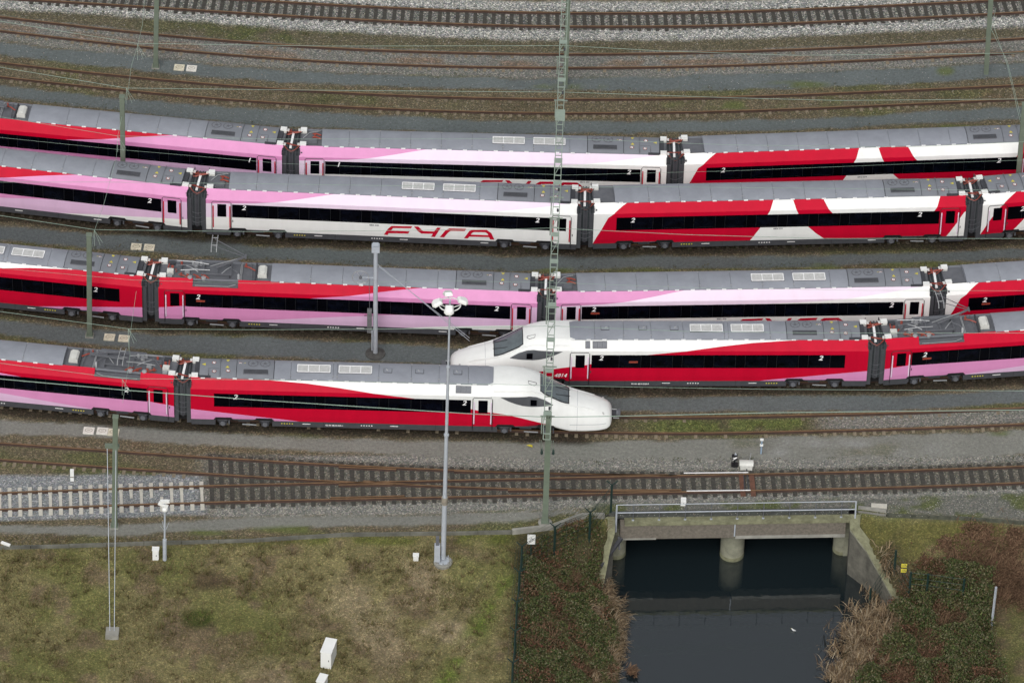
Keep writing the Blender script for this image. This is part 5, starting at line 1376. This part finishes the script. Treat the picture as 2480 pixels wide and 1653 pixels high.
# camera pole on the left
cb = PG(399, 1355); oc = empty('camera_pole', cb, 'slim grey pole with white surveillance cameras at the meadow edge', 'camera pole')
mb = MB(); mb.tube([cb, cb+Vector((.02, 0, 1.6))], .12, GALV, 10); mb.tube([cb+Vector((.02, 0, 1.6)), cb+Vector((.06, 0, 3.9))], .06, GALV, 8)
for k in range(4):
    a = k*1.57+.6; mb.tube([cb+Vector((.04+.05*math.cos(a), .05*math.sin(a), 2.3)), cb+Vector((.04+.3*math.cos(a), .3*math.sin(a), 2.8))], .012, GALV, 4)
mb.build('pole', oc, world=True)
mb = MB(); mb.lathe([(.1, -.16), (.17, -.1), (.18, .0), (.14, .1), (.05, .15)], WHITE, tuple(cb+Vector((.06, 0, 3.95))), 12); mb.build('dome_camera', oc, world=True, smooth=50)
for (dx, dz, tl) in ((-.05, 4.28, .2), (.06, 4.55, -.1)):
    mb = MB(); q = cb+Vector((dx, 0, dz)); mb.bar(q+Vector((-.26, .05, tl*.5)), q+Vector((.3, -.05, -tl*.5)), .18, .16, WHITE); mb.tube([cb+Vector((.06, 0, 3.9)), q], .03, GALV, 5); mb.build('camera', oc, world=True)

# ================================================================ boxes, markers, covers
def cabinet(px, py, w, dpt, h, rz, label, mt=WHITE, cat='cabinet', name='cabinet', door=True, lid=True):
    q = PG(px, py); o = empty(name, q, label, cat, rz=rz)
    mb = MB(); mb.box(-w/2, w/2, 0, dpt, -.3, h, mt); mb.build('housing', o)
    if lid: mb = MB(); mb.box(-w/2-.03, w/2+.03, -.03, dpt+.03, h, h+.05, mt); mb.build('lid', o)
    if door:
        mb = MB(); mb.box(-w/2+.04, w/2-.04, -.012, 0, .1, h-.06, mt); mb.box(w/2-.16, w/2-.12, -.03, -.012, h*.45, h*.55, DGREY); mb.build('door', o)
    return o
cabinet(377, 1356, .36, .3, .75, 0, 'small white cabinet beside the camera pole')
cabinet(789, 1616, .62, 1.25, 1.15, -.22, 'large white cabinet with dark latch alone in the meadow')
cabinet(775, 1668, .45, .7, .55, -.3, 'white cabinet cut by the bottom edge of the picture', door=False)
cabinet(1007, 1357, .30, .26, .32, 0, 'tiny white box in the grass left of the floodlight tower', door=False)
q = PG(1655, 1222); mb = MB(); mb.box(q.x-.16, q.x+.16, q.y-.1, q.y+.3, q.z, q.z+.35, WHITE); mb.box(q.x-.02, q.x+.02, q.y-.104, q.y-.1, q.z+.18, q.z+.23, BLACK); tag(mb.build('marker_box', world=True), 'small white marker box with black dot behind the bridge railing', 'marker')
q = PG(175, 1163); mb = MB(); mb.box(q.x-.11, q.x+.11, q.y-.08, q.y+.08, q.z, q.z+.85, WHITE); mb.box(q.x-.11, q.x+.11, q.y-.084, q.y-.08, q.z+.3, q.z+.36, CONCB); tag(mb.build('distance_marker', world=True), 'short white post with a dirty band above the concrete sleepers', 'marker post')
q = PG(1843, 1098); o = empty('marker_pole', q, 'thin pale blue pole with two white bands on the grey path', 'marker pole')
mb = MB(); mb.box(q.x-.05, q.x+.05, q.y-.03, q.y+.03, q.z, q.z+1.05, mat('pale_blue', (.25, .33, .42), .5)); mb.build('pole', o, world=True)
for zz in (1.05, .62): mb = MB(); mb.box(q.x-.1, q.x+.1, q.y-.05, q.y+.05, q.z+zz, q.z+zz+.12, WHITE); mb.build('white_band', o, world=True)
def cover(px, py, label, w=.66, dpt=.6, mt=None, kind=0):
    mt = mt or mat('cover_cream', (.62, .58, .45), .85, var=.2, scale=3)
    q = P(px, py, 0); q.z = 0; o = empty('cable_cover', q, label, 'cover', 'cream covers in the paths', rz=math.radians(-4))
    mb = MB(); mb.box(-w/2, w/2, -dpt/2, dpt/2, -.1, .06, mt); mb.build('slab', o)
    mb = MB(); pts = [(.22*math.cos(a*.393), .16*math.sin(a*.393), .062) for a in range(17)]; mb.tube(pts, .014, CONCB, 4, cap=False); mb.bar((-.08, 0, .064), (.08, 0, .064), .03, .008, CONCB); mb.build('handle_ring', o)
for (x, y, l) in ((434, 164.5, 'cream cover at the foot of the green mast, left of its pair'), (464, 166.6, 'paler cover at the top left path, right of its pair'),
                  (330, 598, 'cream cover between the second and middle train, left of its pair'), (361.5, 600, 'cream cover between the second and middle train, right of its pair'),
                  (265, 817, 'cream cover right of the graffiti mast, left of its pair'), (300, 820, 'cream cover right of the graffiti mast, right of its pair'),
                  (215, 1043, 'leftmost white cover in front of the nearest train'), (248, 1044, 'middle white cover in front of the nearest train'), (275, 1047, 'rust stained cover behind the mast with guy wires')):
    cover(x, y, l, mt=mat('cover_white', (.68, .66, .60), .85, var=.1) if x in (464, 215, 248) else None)
q = PG(1283, 1080); mb = MB(); mb.face([q+Vector((-.22, .05, .02)), q+Vector((.0, .12, .05)), q+Vector((.16, .06, .04)), q+Vector((.17, -.12, .03)), q+Vector((-.02, -.09, .06)), q+Vector((-.1, 0, .03))], YELLOW)
mb.face([q+Vector((.0, .1, .03)), q+Vector((.15, .04, .09)), q+Vector((.14, -.1, .08)), q+Vector((.0, -.06, .1))], YELLOW); tag(mb.build('yellow_rag', world=True), 'crumpled yellow scrap on the grey path', 'rag')
q = PG(14, 1318); mb = MB(); mb.box(-.3, .3, -.08, .08, 0, .12, WHITE, Matrix.Translation(q) @ Matrix.Rotation(-.45, 4, 'Z')); tag(mb.build('white_stake', world=True), 'fallen white stake at the left edge of the meadow', 'stake')

# ================================================================ fences
def fence(name, label, pts, h=2.2, arms=True):
    o = empty(name, pts[0], label, 'fence')
    for i, b in enumerate(pts):
        mb = MB(); mb.bar(b+Vector((0, 0, -.3)), b+Vector((0, 0, h)), .09, .09, FENCEM)
        if arms:
            for s_ in (-1, 1): mb.bar(b+Vector((0, 0, h)), b+Vector((s_*.32, -.05, h+.38)), .05, .05, FENCEM)
        mb.build('post', o, world=True)
    for k in range(5):
        z = .2+k*(h-.25)/4; mb = MB()
        mb.tube([p+Vector((0, 0, z)) for p in pts], .014, FENCEM, 3); mb.build('wire', o, world=True)
    mb = MB()
    for a, b in zip(pts[:-1], pts[1:]):
        n = int((b-a).length/.6)
        for i in range(1, n):
            q = a.lerp(b, i/n); mb.bar(q+Vector((0, 0, .1)), q+Vector((0, 0, h-.05)), .012, .012, FENCEM)
    mb.build('mesh_panel', o, world=True)
    if arms:
        for s_ in (-.3, -.15, .15, .3):
            mb = MB(); mb.tube([p+Vector((s_, -.03, h+.05+abs(s_))) for p in pts], .008, FENCEM, 3); mb.build('barbed_wire', o, world=True)
    return o
def base_under(px, pyt, h=2.2):     # ground point whose top at height h is seen at the picture point
    best = None
    for py in np.arange(pyt+40, pyt+100, .5):
        q = PG(px, float(py)); x_, y_ = proj(q.x, q.y, q.z+h)
        if best is None or abs(y_-pyt) < best[0]: best = (abs(float(y_)-pyt), q)
    return best[1]
fl = [base_under(1477, 1216), base_under(1427, 1240), base_under(1342, 1276), base_under(1262, 1322), base_under(1256, 1385), base_under(1250, 1458), base_under(1246, 1528), base_under(1240, 1604), base_under(1236, 1690)]
fence('security_fence', 'dark green security fence with barbed wire arms from the meadow to the bridge', fl)
q = base_under(1285, 1305, 1.9); o = empty('warning_board', q, 'white warning board on a dark post by the fence corner', 'sign')
mb = MB(); mb.bar(q+Vector((0, 0, -.2)), q+Vector((0, 0, 2.1)), .06, .06, FENCEM); mb.build('post', o, world=True)
mb = MB(); mb.box(q.x-.24, q.x+.24, q.y-.05, q.y-.035, q.z+1.55, q.z+2.3, WHITE)
for (x0, z0, x1, z1) in ((-.1, 1.9, .02, 2.05), (.0, 1.75, .12, 1.95), (-.02, 1.98, .14, 2.0), (-.12, 1.72, -.02, 1.84)): mb.bar(q+Vector((x0, -.058, z0)), q+Vector((x1, -.058, z1)), .006, .02, DGREY)
mb.build('board', o, world=True)
fr_ = [PG(2109, 1425), PG(2160, 1452), PG(2201, 1446), PG(2243, 1450), PG(2330, 1462)]
of = fence('security_fence', 'dark green fence above the right wing wall carrying two yellow signs', fr_, 2.0, False)
for k, (dz, l) in enumerate(((1.62, 'upper of two small yellow signs on the right fence'), (1.22, 'lower of two small yellow signs on the right fence'))):
    a, b = fr_[1], fr_[2]; q = a.lerp(b, .55); q.z = (a.z+b.z)/2
    mb = MB(); mb.box(q.x-.17, q.x+.17, q.y-.06, q.y-.045, q.z+dz, q.z+dz+.28, YELLOW)
    for j in range(2): mb.box(q.x-.11, q.x+.11, q.y-.063, q.y-.06, q.z+dz+.08+j*.08, q.z+dz+.10+j*.08, DGREY)
    tag(mb.build('yellow_sign', world=True), l, 'sign', 'yellow signs on the fence')
q = PG(2400, 1525); mb = MB(); mb.bar(q+Vector((0, 0, -.2)), q+Vector((.05, 0, 3.4)), .10, .10, GALV); tag(mb.build('steel_post', world=True), 'pale leaning steel post among the brambles at the right', 'post')

# gull on the water
g = P(1922, 1527, WATER); og = empty('gull', g, 'small white gull floating on the canal', 'gull')
mb = MB(); T = Matrix.Translation(g+Vector((0, 0, .03))) @ Matrix.Rotation(2.6, 4, 'Z') @ Matrix.Scale(.62, 4)
secs = [(-.26, .01, .09), (-.18, .045, .08), (-.08, .08, .06), (.02, .095, .06), (.10, .075, .08), (.15, .045, .13), (.19, .05, .17), (.235, .038, .175), (.27, .012, .165)]
rings = []
for x, r, z in secs: rings.append([mb.vert(T @ Vector((x, r*math.cos(a*.785), z+r*.8*math.sin(a*.785)))) for a in range(8)])
kk = mb.m(WHITE)
for i in range(len(rings)-1):
    for j in range(8): mb.f.append([rings[i][j], rings[i][(j+1) % 8], rings[i+1][(j+1) % 8], rings[i+1][j]]); mb.mi.append(kk)
mb.build('body', og, world=True, smooth=60)
mb = MB(); mb.bar(T @ Vector((.26, 0, .165)), T @ Vector((.32, 0, .155)), .02, .02, YELLOW); mb.build('beak', og, world=True)
for s_ in (-1, 1):
    mb = MB(); mb.face([T @ Vector((.08, s_*.085, .10)), T @ Vector((-.05, s_*.10, .10)), T @ Vector((-.33, s_*.03, .11)), T @ Vector((-.1, s_*.04, .135))], LGREY); mb.build('wing', og, world=True)

# ================================================================ overhead wires
def wire(px, z, label, r=.013, hang=True):
    pts = [P(a, b, z) for a, b in px]; mb = MB(); mb.tube(pts, r, WIRE, 4)
    if hang:
        pp = resample(pts, 6.0)
    return tag(mb.build('overhead_wire', world=True), label, 'wire', 'overhead wires above the sidings')
wire([(-60, 43), (0, 51.7), (332, 105.4), (790, 112), (1372, 111), (1609, 124), (1925, 134.4), (2480, 129), (2560, 122)], 5.6, 'overhead wire crossing in front of the second farthest track')
wire([(-60, 150), (0, 163), (306, 213.5), (790, 219), (1371, 223.5), (1767, 237), (2031, 243.5), (2480, 240), (2560, 235)], 5.6, 'overhead wire above the empty track behind the farthest train')
wire([(-60, 272), (0, 283), (285, 329.5), (685, 337), (1372, 336), (1767, 351), (2200, 356), (2560, 340)], 5.6, 'overhead wire above the roofs of the farthest train', .011)
wire([(-60, 320), (0, 333), (285, 362), (685, 396), (1372, 424), (1767, 414), (2200, 397), (2560, 385)], 5.5, 'overhead wire in front of the windows of the farthest train', .007)
wire([(-60, 427), (0, 441), (253, 441), (620, 445), (1340, 455), (1560, 452), (2560, 462)], 5.6, 'overhead wire above the roofs of the second train', .011)
wire([(-60, 510), (0, 521.7), (229, 556), (620, 561), (1200, 556), (1336, 552), (1660, 568), (1992, 577.5), (2480, 577.5), (2560, 574)], 5.6, 'overhead wire along the wheels of the second train')
wire([(-60, 640), (0, 649), (323, 678), (620, 686), (1100, 680), (1340, 684), (1700, 697), (2100, 703), (2560, 704)], 5.6, 'overhead wire over the shoulders of the middle train', .008)
wire([(-60, 742), (0, 754), (311, 796), (620, 798), (1000, 796), (1338, 789), (1660, 802), (2000, 806), (2480, 806), (2560, 803)], 5.6, 'overhead wire from the far left to the right over the roofs of the left-facing train')
wire([(-60, 872), (0, 879), (296, 916), (620, 919), (900, 924), (1335, 933), (1550, 937), (1860, 942), (2480, 946), (2560, 946)], 5.6, 'overhead wire over the red shoulders of the nearest train', .012)
wire([(-60, 908), (0, 917), (300, 944), (620, 968), (1146, 1001.7), (1326, 1009.5), (1480, 1007.5), (1640, 1004), (1880, 998.5), (2480, 992), (2560, 988)], 5.4, 'pale green wire across the windows of the nearest train and past its nose', .024)
# head span hanging across the tracks at the left
hs_ = [[(353, -40), (345, 60), (333, 112), (318, 160), (308, 240)], [(308, 215), (300, 262), (285, 330), (282, 380), (250, 500), (228, 560)], [(228, 560), (222, 605)], [(330, 705), (318, 790), (310, 850)], [(310, 800), (315, 860), (297, 975)]]
mb = MB()
for i, s_ in enumerate(hs_):
    mb.tube([P(a, b, 6.6) for a, b in s_], .011, WIRE, 4)
for (x, y) in ((333, 108), (306, 214), (285, 330), (229, 558), (311, 796), (296, 918)):
    for dx, dy in ((0, 38), (14, 36), (20, 30)): mb.tube([P(x, y, 5.7), P(x+dx, y+dy, 5.0)], .009, WIRE, 4)
tag(mb.build('cross_span', world=True), 'thin cross span wires hanging over the sidings at the left', 'wires')
mb = MB()
for s_ in ([(2412, 20), (2400, 70), (2440, 150), (2474, 290)], [(2405, 60), (2440, 160), (2472, 300)]): mb.tube([P(a, b, 6.2) for a, b in s_], .012, WIRE, 4)
tag(mb.build('cross_span', world=True), 'thin cross span wires beside the mast at the top right', 'wires')

# ================================================================ vegetation
def leaf_cloud(name, label, pts, n, size, mt, hfun, up=.0, cat='bramble', spread=1.0, seed=1):
    """many small leaf faces lying on and above the bank; pts: polygon in picture points"""
    rd = random.Random(seed); mb = MB(); k = mb.m(mt)
    xs_ = [p[0] for p in pts]; ys_ = [p[1] for p in pts]
    def inside(x, y):
        c = False; j = len(pts)-1
        for i in range(len(pts)):
            if (pts[i][1] > y) != (pts[j][1] > y) and x < (pts[j][0]-pts[i][0])*(y-pts[i][1])/(pts[j][1]-pts[i][1])+pts[i][0]: c = not c
            j = i
        return c
    cnt = 0
    while cnt < n:
        x = rd.uniform(min(xs_), max(xs_)); y = rd.uniform(min(ys_), max(ys_))
        if not inside(x+rd.gauss(0, 6), y+rd.gauss(0, 5)): continue
        p = P(x, y, -1.0); 
        p = P(x, y, float(HZ(p.x, p.y))); z0 = float(HZ(p.x, p.y))
        dn = mnoise.noise(Vector((p.x*.9, p.y*.9, seed*3.1)))
        if dn < -.12 and rd.random() < .8: continue
        hh = hfun(p.x, p.y)*max(.15, .6+1.1*dn)
        z = z0+hh*(rd.random()**.6)
        for _ in range(1):
            a = rd.uniform(0, 6.28); s = size*rd.uniform(.5, 1.3); tl = rd.uniform(-.9, .9); t2 = rd.uniform(-.9, .9)
            ux = Vector((math.cos(a), math.sin(a), tl)).normalized()*s; uy = Vector((-math.sin(a), math.cos(a), t2)).normalized()*s*.6
            q = Vector((p.x, p.y, z)); b = len(mb.v)
            for vv in (q-ux, q-uy, q+ux, q+uy): mb.v.append((vv.x, vv.y, vv.z))
            mb.f.append([b, b+1, b+2, b+3]); mb.mi.append(k)
        cnt += 1
    return tag(mb.build(name, world=True), label, cat, kind='stuff')
def blades(name, label, pts, n, length, mt, seed=2, lean=(0, 0), wd=.012, cat='reeds', flat=.5):
    rd = random.Random(seed); mb = MB(); k = mb.m(mt); xs_ = [p[0] for p in pts]; ys_ = [p[1] for p in pts]
    cnt = 0
    while cnt < n:
        i = rd.randrange(len(pts)); cx, cy, rx, ry = pts[i]
        if rd.random() > (rx*ry)/max(q[2]*q[3] for q in pts)+.15: continue
        x = rd.gauss(cx, rx*.5); y = rd.gauss(cy, ry*.5)
        p = P(x, y, -2.5); p = P(x, y, max(WATER, float(HZ(p.x, p.y)))); z0 = max(WATER, float(HZ(p.x, p.y)))
        cl = mnoise.noise(Vector((p.x*1.3, p.y*1.3, 4.0+seed)))*3.5
        a = cl+rd.gauss(0, .5); L_ = length*rd.uniform(.5, 1.2); fl = rd.uniform(flat*.5, 1.2)
        d = Vector((math.cos(a)*fl+lean[0], math.sin(a)*fl+lean[1], rd.uniform(.1, .8))).normalized()*L_
        q = Vector((p.x, p.y, z0+rd.uniform(0, .35))); sd = Vector((-d.y, d.x, 0)).normalized()*wd*rd.uniform(.7, 1.6); m_ = q+d*.55+Vector((0, 0, .06*L_)); e = q+d-Vector((0, 0, .18*L_))
        b = len(mb.v); 
        for vv in (q-sd, q+sd, m_+sd, m_-sd, e): mb.v.append((vv.x, vv.y, vv.z))
        mb.f.append([b, b+1, b+2, b+3]); mb.f.append([b+3, b+2, b+4]); mb.mi += [k, k]; cnt += 1
    return tag(mb.build(name, world=True), label, cat, kind='stuff')
LB = [(1275, 1330), (1350, 1320), (1420, 1335), (1450, 1370), (1462, 1440), (1490, 1540), (1500, 1600), (1490, 1680), (1240, 1680), (1248, 1520), (1262, 1400)]
leaf_cloud('bramble_thicket', 'dense green and reddish brambles on the bank left of the canal', LB, 62000, .062, BRAM, lambda x, y: .8, seed=3)
leaf_cloud('bramble_thicket', 'reddish brown bramble shoots among the green ones left of the canal', LB, 7000, .07, BRAMR, lambda x, y: .75, seed=4)
RB = [(2140, 1470), (2230, 1395), (2330, 1385), (2400, 1420), (2400, 1560), (2440, 1680), (2060, 1680), (2150, 1560), (2190, 1520)]
leaf_cloud('bramble_thicket', 'tall dark green brambles right of the canal around the steel post', RB, 60000, .065, BRAM, lambda x, y: 1.3, seed=5)
leaf_cloud('bramble_thicket', 'brown withered brambles among the green ones around the steel post', RB, 20000, .055, BRAMR, lambda x, y: 1.0, seed=7)
DB = [(2250, 1330), (2340, 1262), (2480, 1275), (2520, 1300), (2520, 1500), (2420, 1440), (2330, 1395), (2230, 1385)]
leaf_cloud('dead_brambles', 'brown leafless bramble patch on the upper right bank', DB, 24000, .06, BROWNB, lambda x, y: .45, seed=6)
blades('dead_stems', 'tangled brown stems over the upper right bank', [(2400, 1340, 110, 60), (2330, 1380, 90, 50), (2450, 1420, 60, 60)], 5000, .7, BROWNB, 8, wd=.010)
blades('dead_stems', 'reddish dead stems at the foot of the right brambles', [(2210, 1620, 60, 40), (2160, 1590, 50, 30)], 3000, .6, BROWNB, 18, wd=.012)
blades('dry_reeds', 'straw coloured reeds hanging over the right shore', [(2085, 1560, 70, 60), (2120, 1500, 60, 45), (2060, 1625, 55, 40), (2130, 1455, 30, 30), (2030, 1640, 25, 25)], 5200, .8, STRAW, 9, (-.35, -.3), .014)
blades('dry_reeds', 'curled straw coloured reeds on the left shore', [(1450, 1470, 36, 14), (1430, 1500, 16, 26), (1452, 1522, 36, 9), (1480, 1460, 26, 12)], 900, .6, STRAW, 10, (.2, 0), .014)
blades('dry_reeds', 'thin brown reeds along the left water edge', [(1470, 1425, 14, 40), (1500, 1530, 20, 50), (1505, 1500, 20, 16), (1480, 1620, 24, 40), (1450, 1645, 20, 20), (1490, 1580, 18, 40)], 1500, .5, STRAW, 12, (.35, -.1), .010)
blades('floating_twigs', 'small raft of dead twigs floating near the left shore', [(1527, 1630, 14, 9)], 160, .35, BROWNB, 13, (0, 0), .02, flat=1.0)
blades('bramble_stems', 'tangled bare stems over the left brambles', [(1350, 1500, 90, 130), (1400, 1360, 60, 40), (1420, 1620, 60, 50)], 1700, .7, BROWNB, 21, wd=.009)
blades('bramble_stems', 'tangled bare stems over the right brambles', [(2290, 1500, 110, 110), (2250, 1620, 90, 40), (2330, 1420, 80, 30)], 3600, .8, BROWNB, 22, wd=.009)
# meadow blades
rd = random.Random(3); mb = MB(); k = mb.m(GRASSL)
for _ in range(80000):
    x = rd.uniform(-20, 1250); y = rd.uniform(1300, 1690); p = P(x, y, -1); z0 = float(HZ(p.x, p.y)); p = P(x, y, z0)
    dn = mnoise.noise(Vector((p.x*.5, p.y*.5, 0)))
    if rd.random() > .45+dn: continue
    a = rd.uniform(0, 6.28); h = rd.uniform(.05, .16); w = rd.uniform(.01, .03)
    b = len(mb.v); q = Vector((p.x, p.y, float(HZ(p.x, p.y))-.02)); s_ = Vector((math.cos(a), math.sin(a), 0))*w; e = q+Vector((rd.uniform(-.1, .1), rd.uniform(-.1, .1), h+.03))
    for vv in (q-s_, q+s_, e): mb.v.append((vv.x, vv.y, vv.z))
    mb.f.append([b, b+1, b+2]); mb.mi.append(k)
for _ in range(420):
    x = rd.uniform(-10, 1240); y = rd.uniform(1325, 1680); p = P(x, y, -1); z0 = float(HZ(p.x, p.y)); c = P(x, y, z0); rr = rd.uniform(.08, .30)
    for _2 in range(int(30*rr/.2)):
        a = rd.uniform(0, 6.28); r_ = rr*rd.random(); q = Vector((c.x+r_*math.cos(a), c.y+r_*math.sin(a), z0-.02)); w = rd.uniform(.012, .03); h = rd.uniform(.1, .28)
        s_ = Vector((-math.sin(a), math.cos(a), 0))*w; e = q+Vector((math.cos(a)*.12, math.sin(a)*.12, h)); b = len(mb.v)
        for vv in (q-s_, q+s_, e): mb.v.append((vv.x, vv.y, vv.z))
        mb.f.append([b, b+1, b+2]); mb.mi.append(k)
tag(mb.build('meadow_grass', world=True), 'short dry winter grass of the meadow', 'grass', kind='stuff')
# weeds along the ballast
rd = random.Random(5); mb = MB(); k = mb.m(WEED)
lines = [(t1l, 42, 10, 0, 2480, 300), (t2l, 26, 4, 0, 2480, 60), (t3u, -14, 4, 0, 2480, 120), (t3u, 18, 8, 0, 2480, 160), (t3l, 16, 4, 0, 2480, 60), (t8u, 25, 10, 1500, 2000, 120), ([(0, 607), (300, 600), (620, 575), (1240, 603), (2480, 600)], 0, 6, 0, 2480, 200), ([(0, 590), (415, 618), (1240, 658), (2480, 632)], 0, 3, 0, 2480, 160), ([(0, 330-95), (685, 310), (1240, 326), (1900, 318), (2480, 290)], 0, 3, 0, 2480, 80), ([(1240, 1120), (2480, 1108)], 0, 4, 1400, 2480, 60)]
for (ln, dy, sp, x0, x1, n) in lines:
    for _ in range(n):
        x = rd.uniform(x0, x1); y = float(band(x, ln))+dy+rd.gauss(0, sp); c = P(x, y, 0); rr = rd.uniform(.08, .28)
        for _2 in range(int(9*rr/.2)):
            a = rd.uniform(0, 6.28); r_ = rr*math.sqrt(rd.random()); q = Vector((c.x+r_*math.cos(a), c.y+r_*math.sin(a), rd.uniform(0, .12))); s = rd.uniform(.015, .035)
            ux = Vector((math.cos(a), math.sin(a), .4))*s; uy = Vector((-math.sin(a), math.cos(a), .3))*s; b = len(mb.v)
            for vv in (q-ux, q-uy, q+ux, q+uy): mb.v.append((vv.x, vv.y, vv.z))
            mb.f.append([b, b+1, b+2, b+3]); mb.mi.append(k)
tag(mb.build('trackside_weeds', world=True), 'low weeds scattered through the ballast', 'weeds', kind='stuff')
# loose stones
rd = random.Random(6)
STONE = leafmat('loose_stone', [(.20, .18, .15), (.34, .32, .29), (.12, .11, .10), (.26, .20, .14), (.42, .41, .38)], .9)
mb = MB(); k = mb.m(STONE)
for _ in range(16000):
    x = rd.uniform(-20, 2500); y = rd.choice([rd.uniform(1106, 1250), rd.uniform(1106, 1250), rd.uniform(-20, 110), rd.uniform(100, 300)])
    if 1106 < y and x < 470 and y < 1150: continue
    c = P(x, y, 0); s = rd.uniform(.018, .04); b = len(mb.v); a = rd.uniform(0, 3)
    for (dx, dy_, dz) in ((1, 0, 0), (0, 1, 0), (-1, 0, 0), (0, -1, 0), (.1, .1, 1)):
        mb.v.append((c.x+s*(dx*math.cos(a)-dy_*math.sin(a)), c.y+s*(dx*math.sin(a)+dy_*math.cos(a))*.8, c.z+s*dz*.7-.015))
    for i in range(4): mb.f.append([b+i, b+(i+1) % 4, b+4]); mb.mi.append(k)
tag(mb.build('loose_stones', world=True), 'loose ballast stones scattered over the beds', 'stones', kind='stuff')
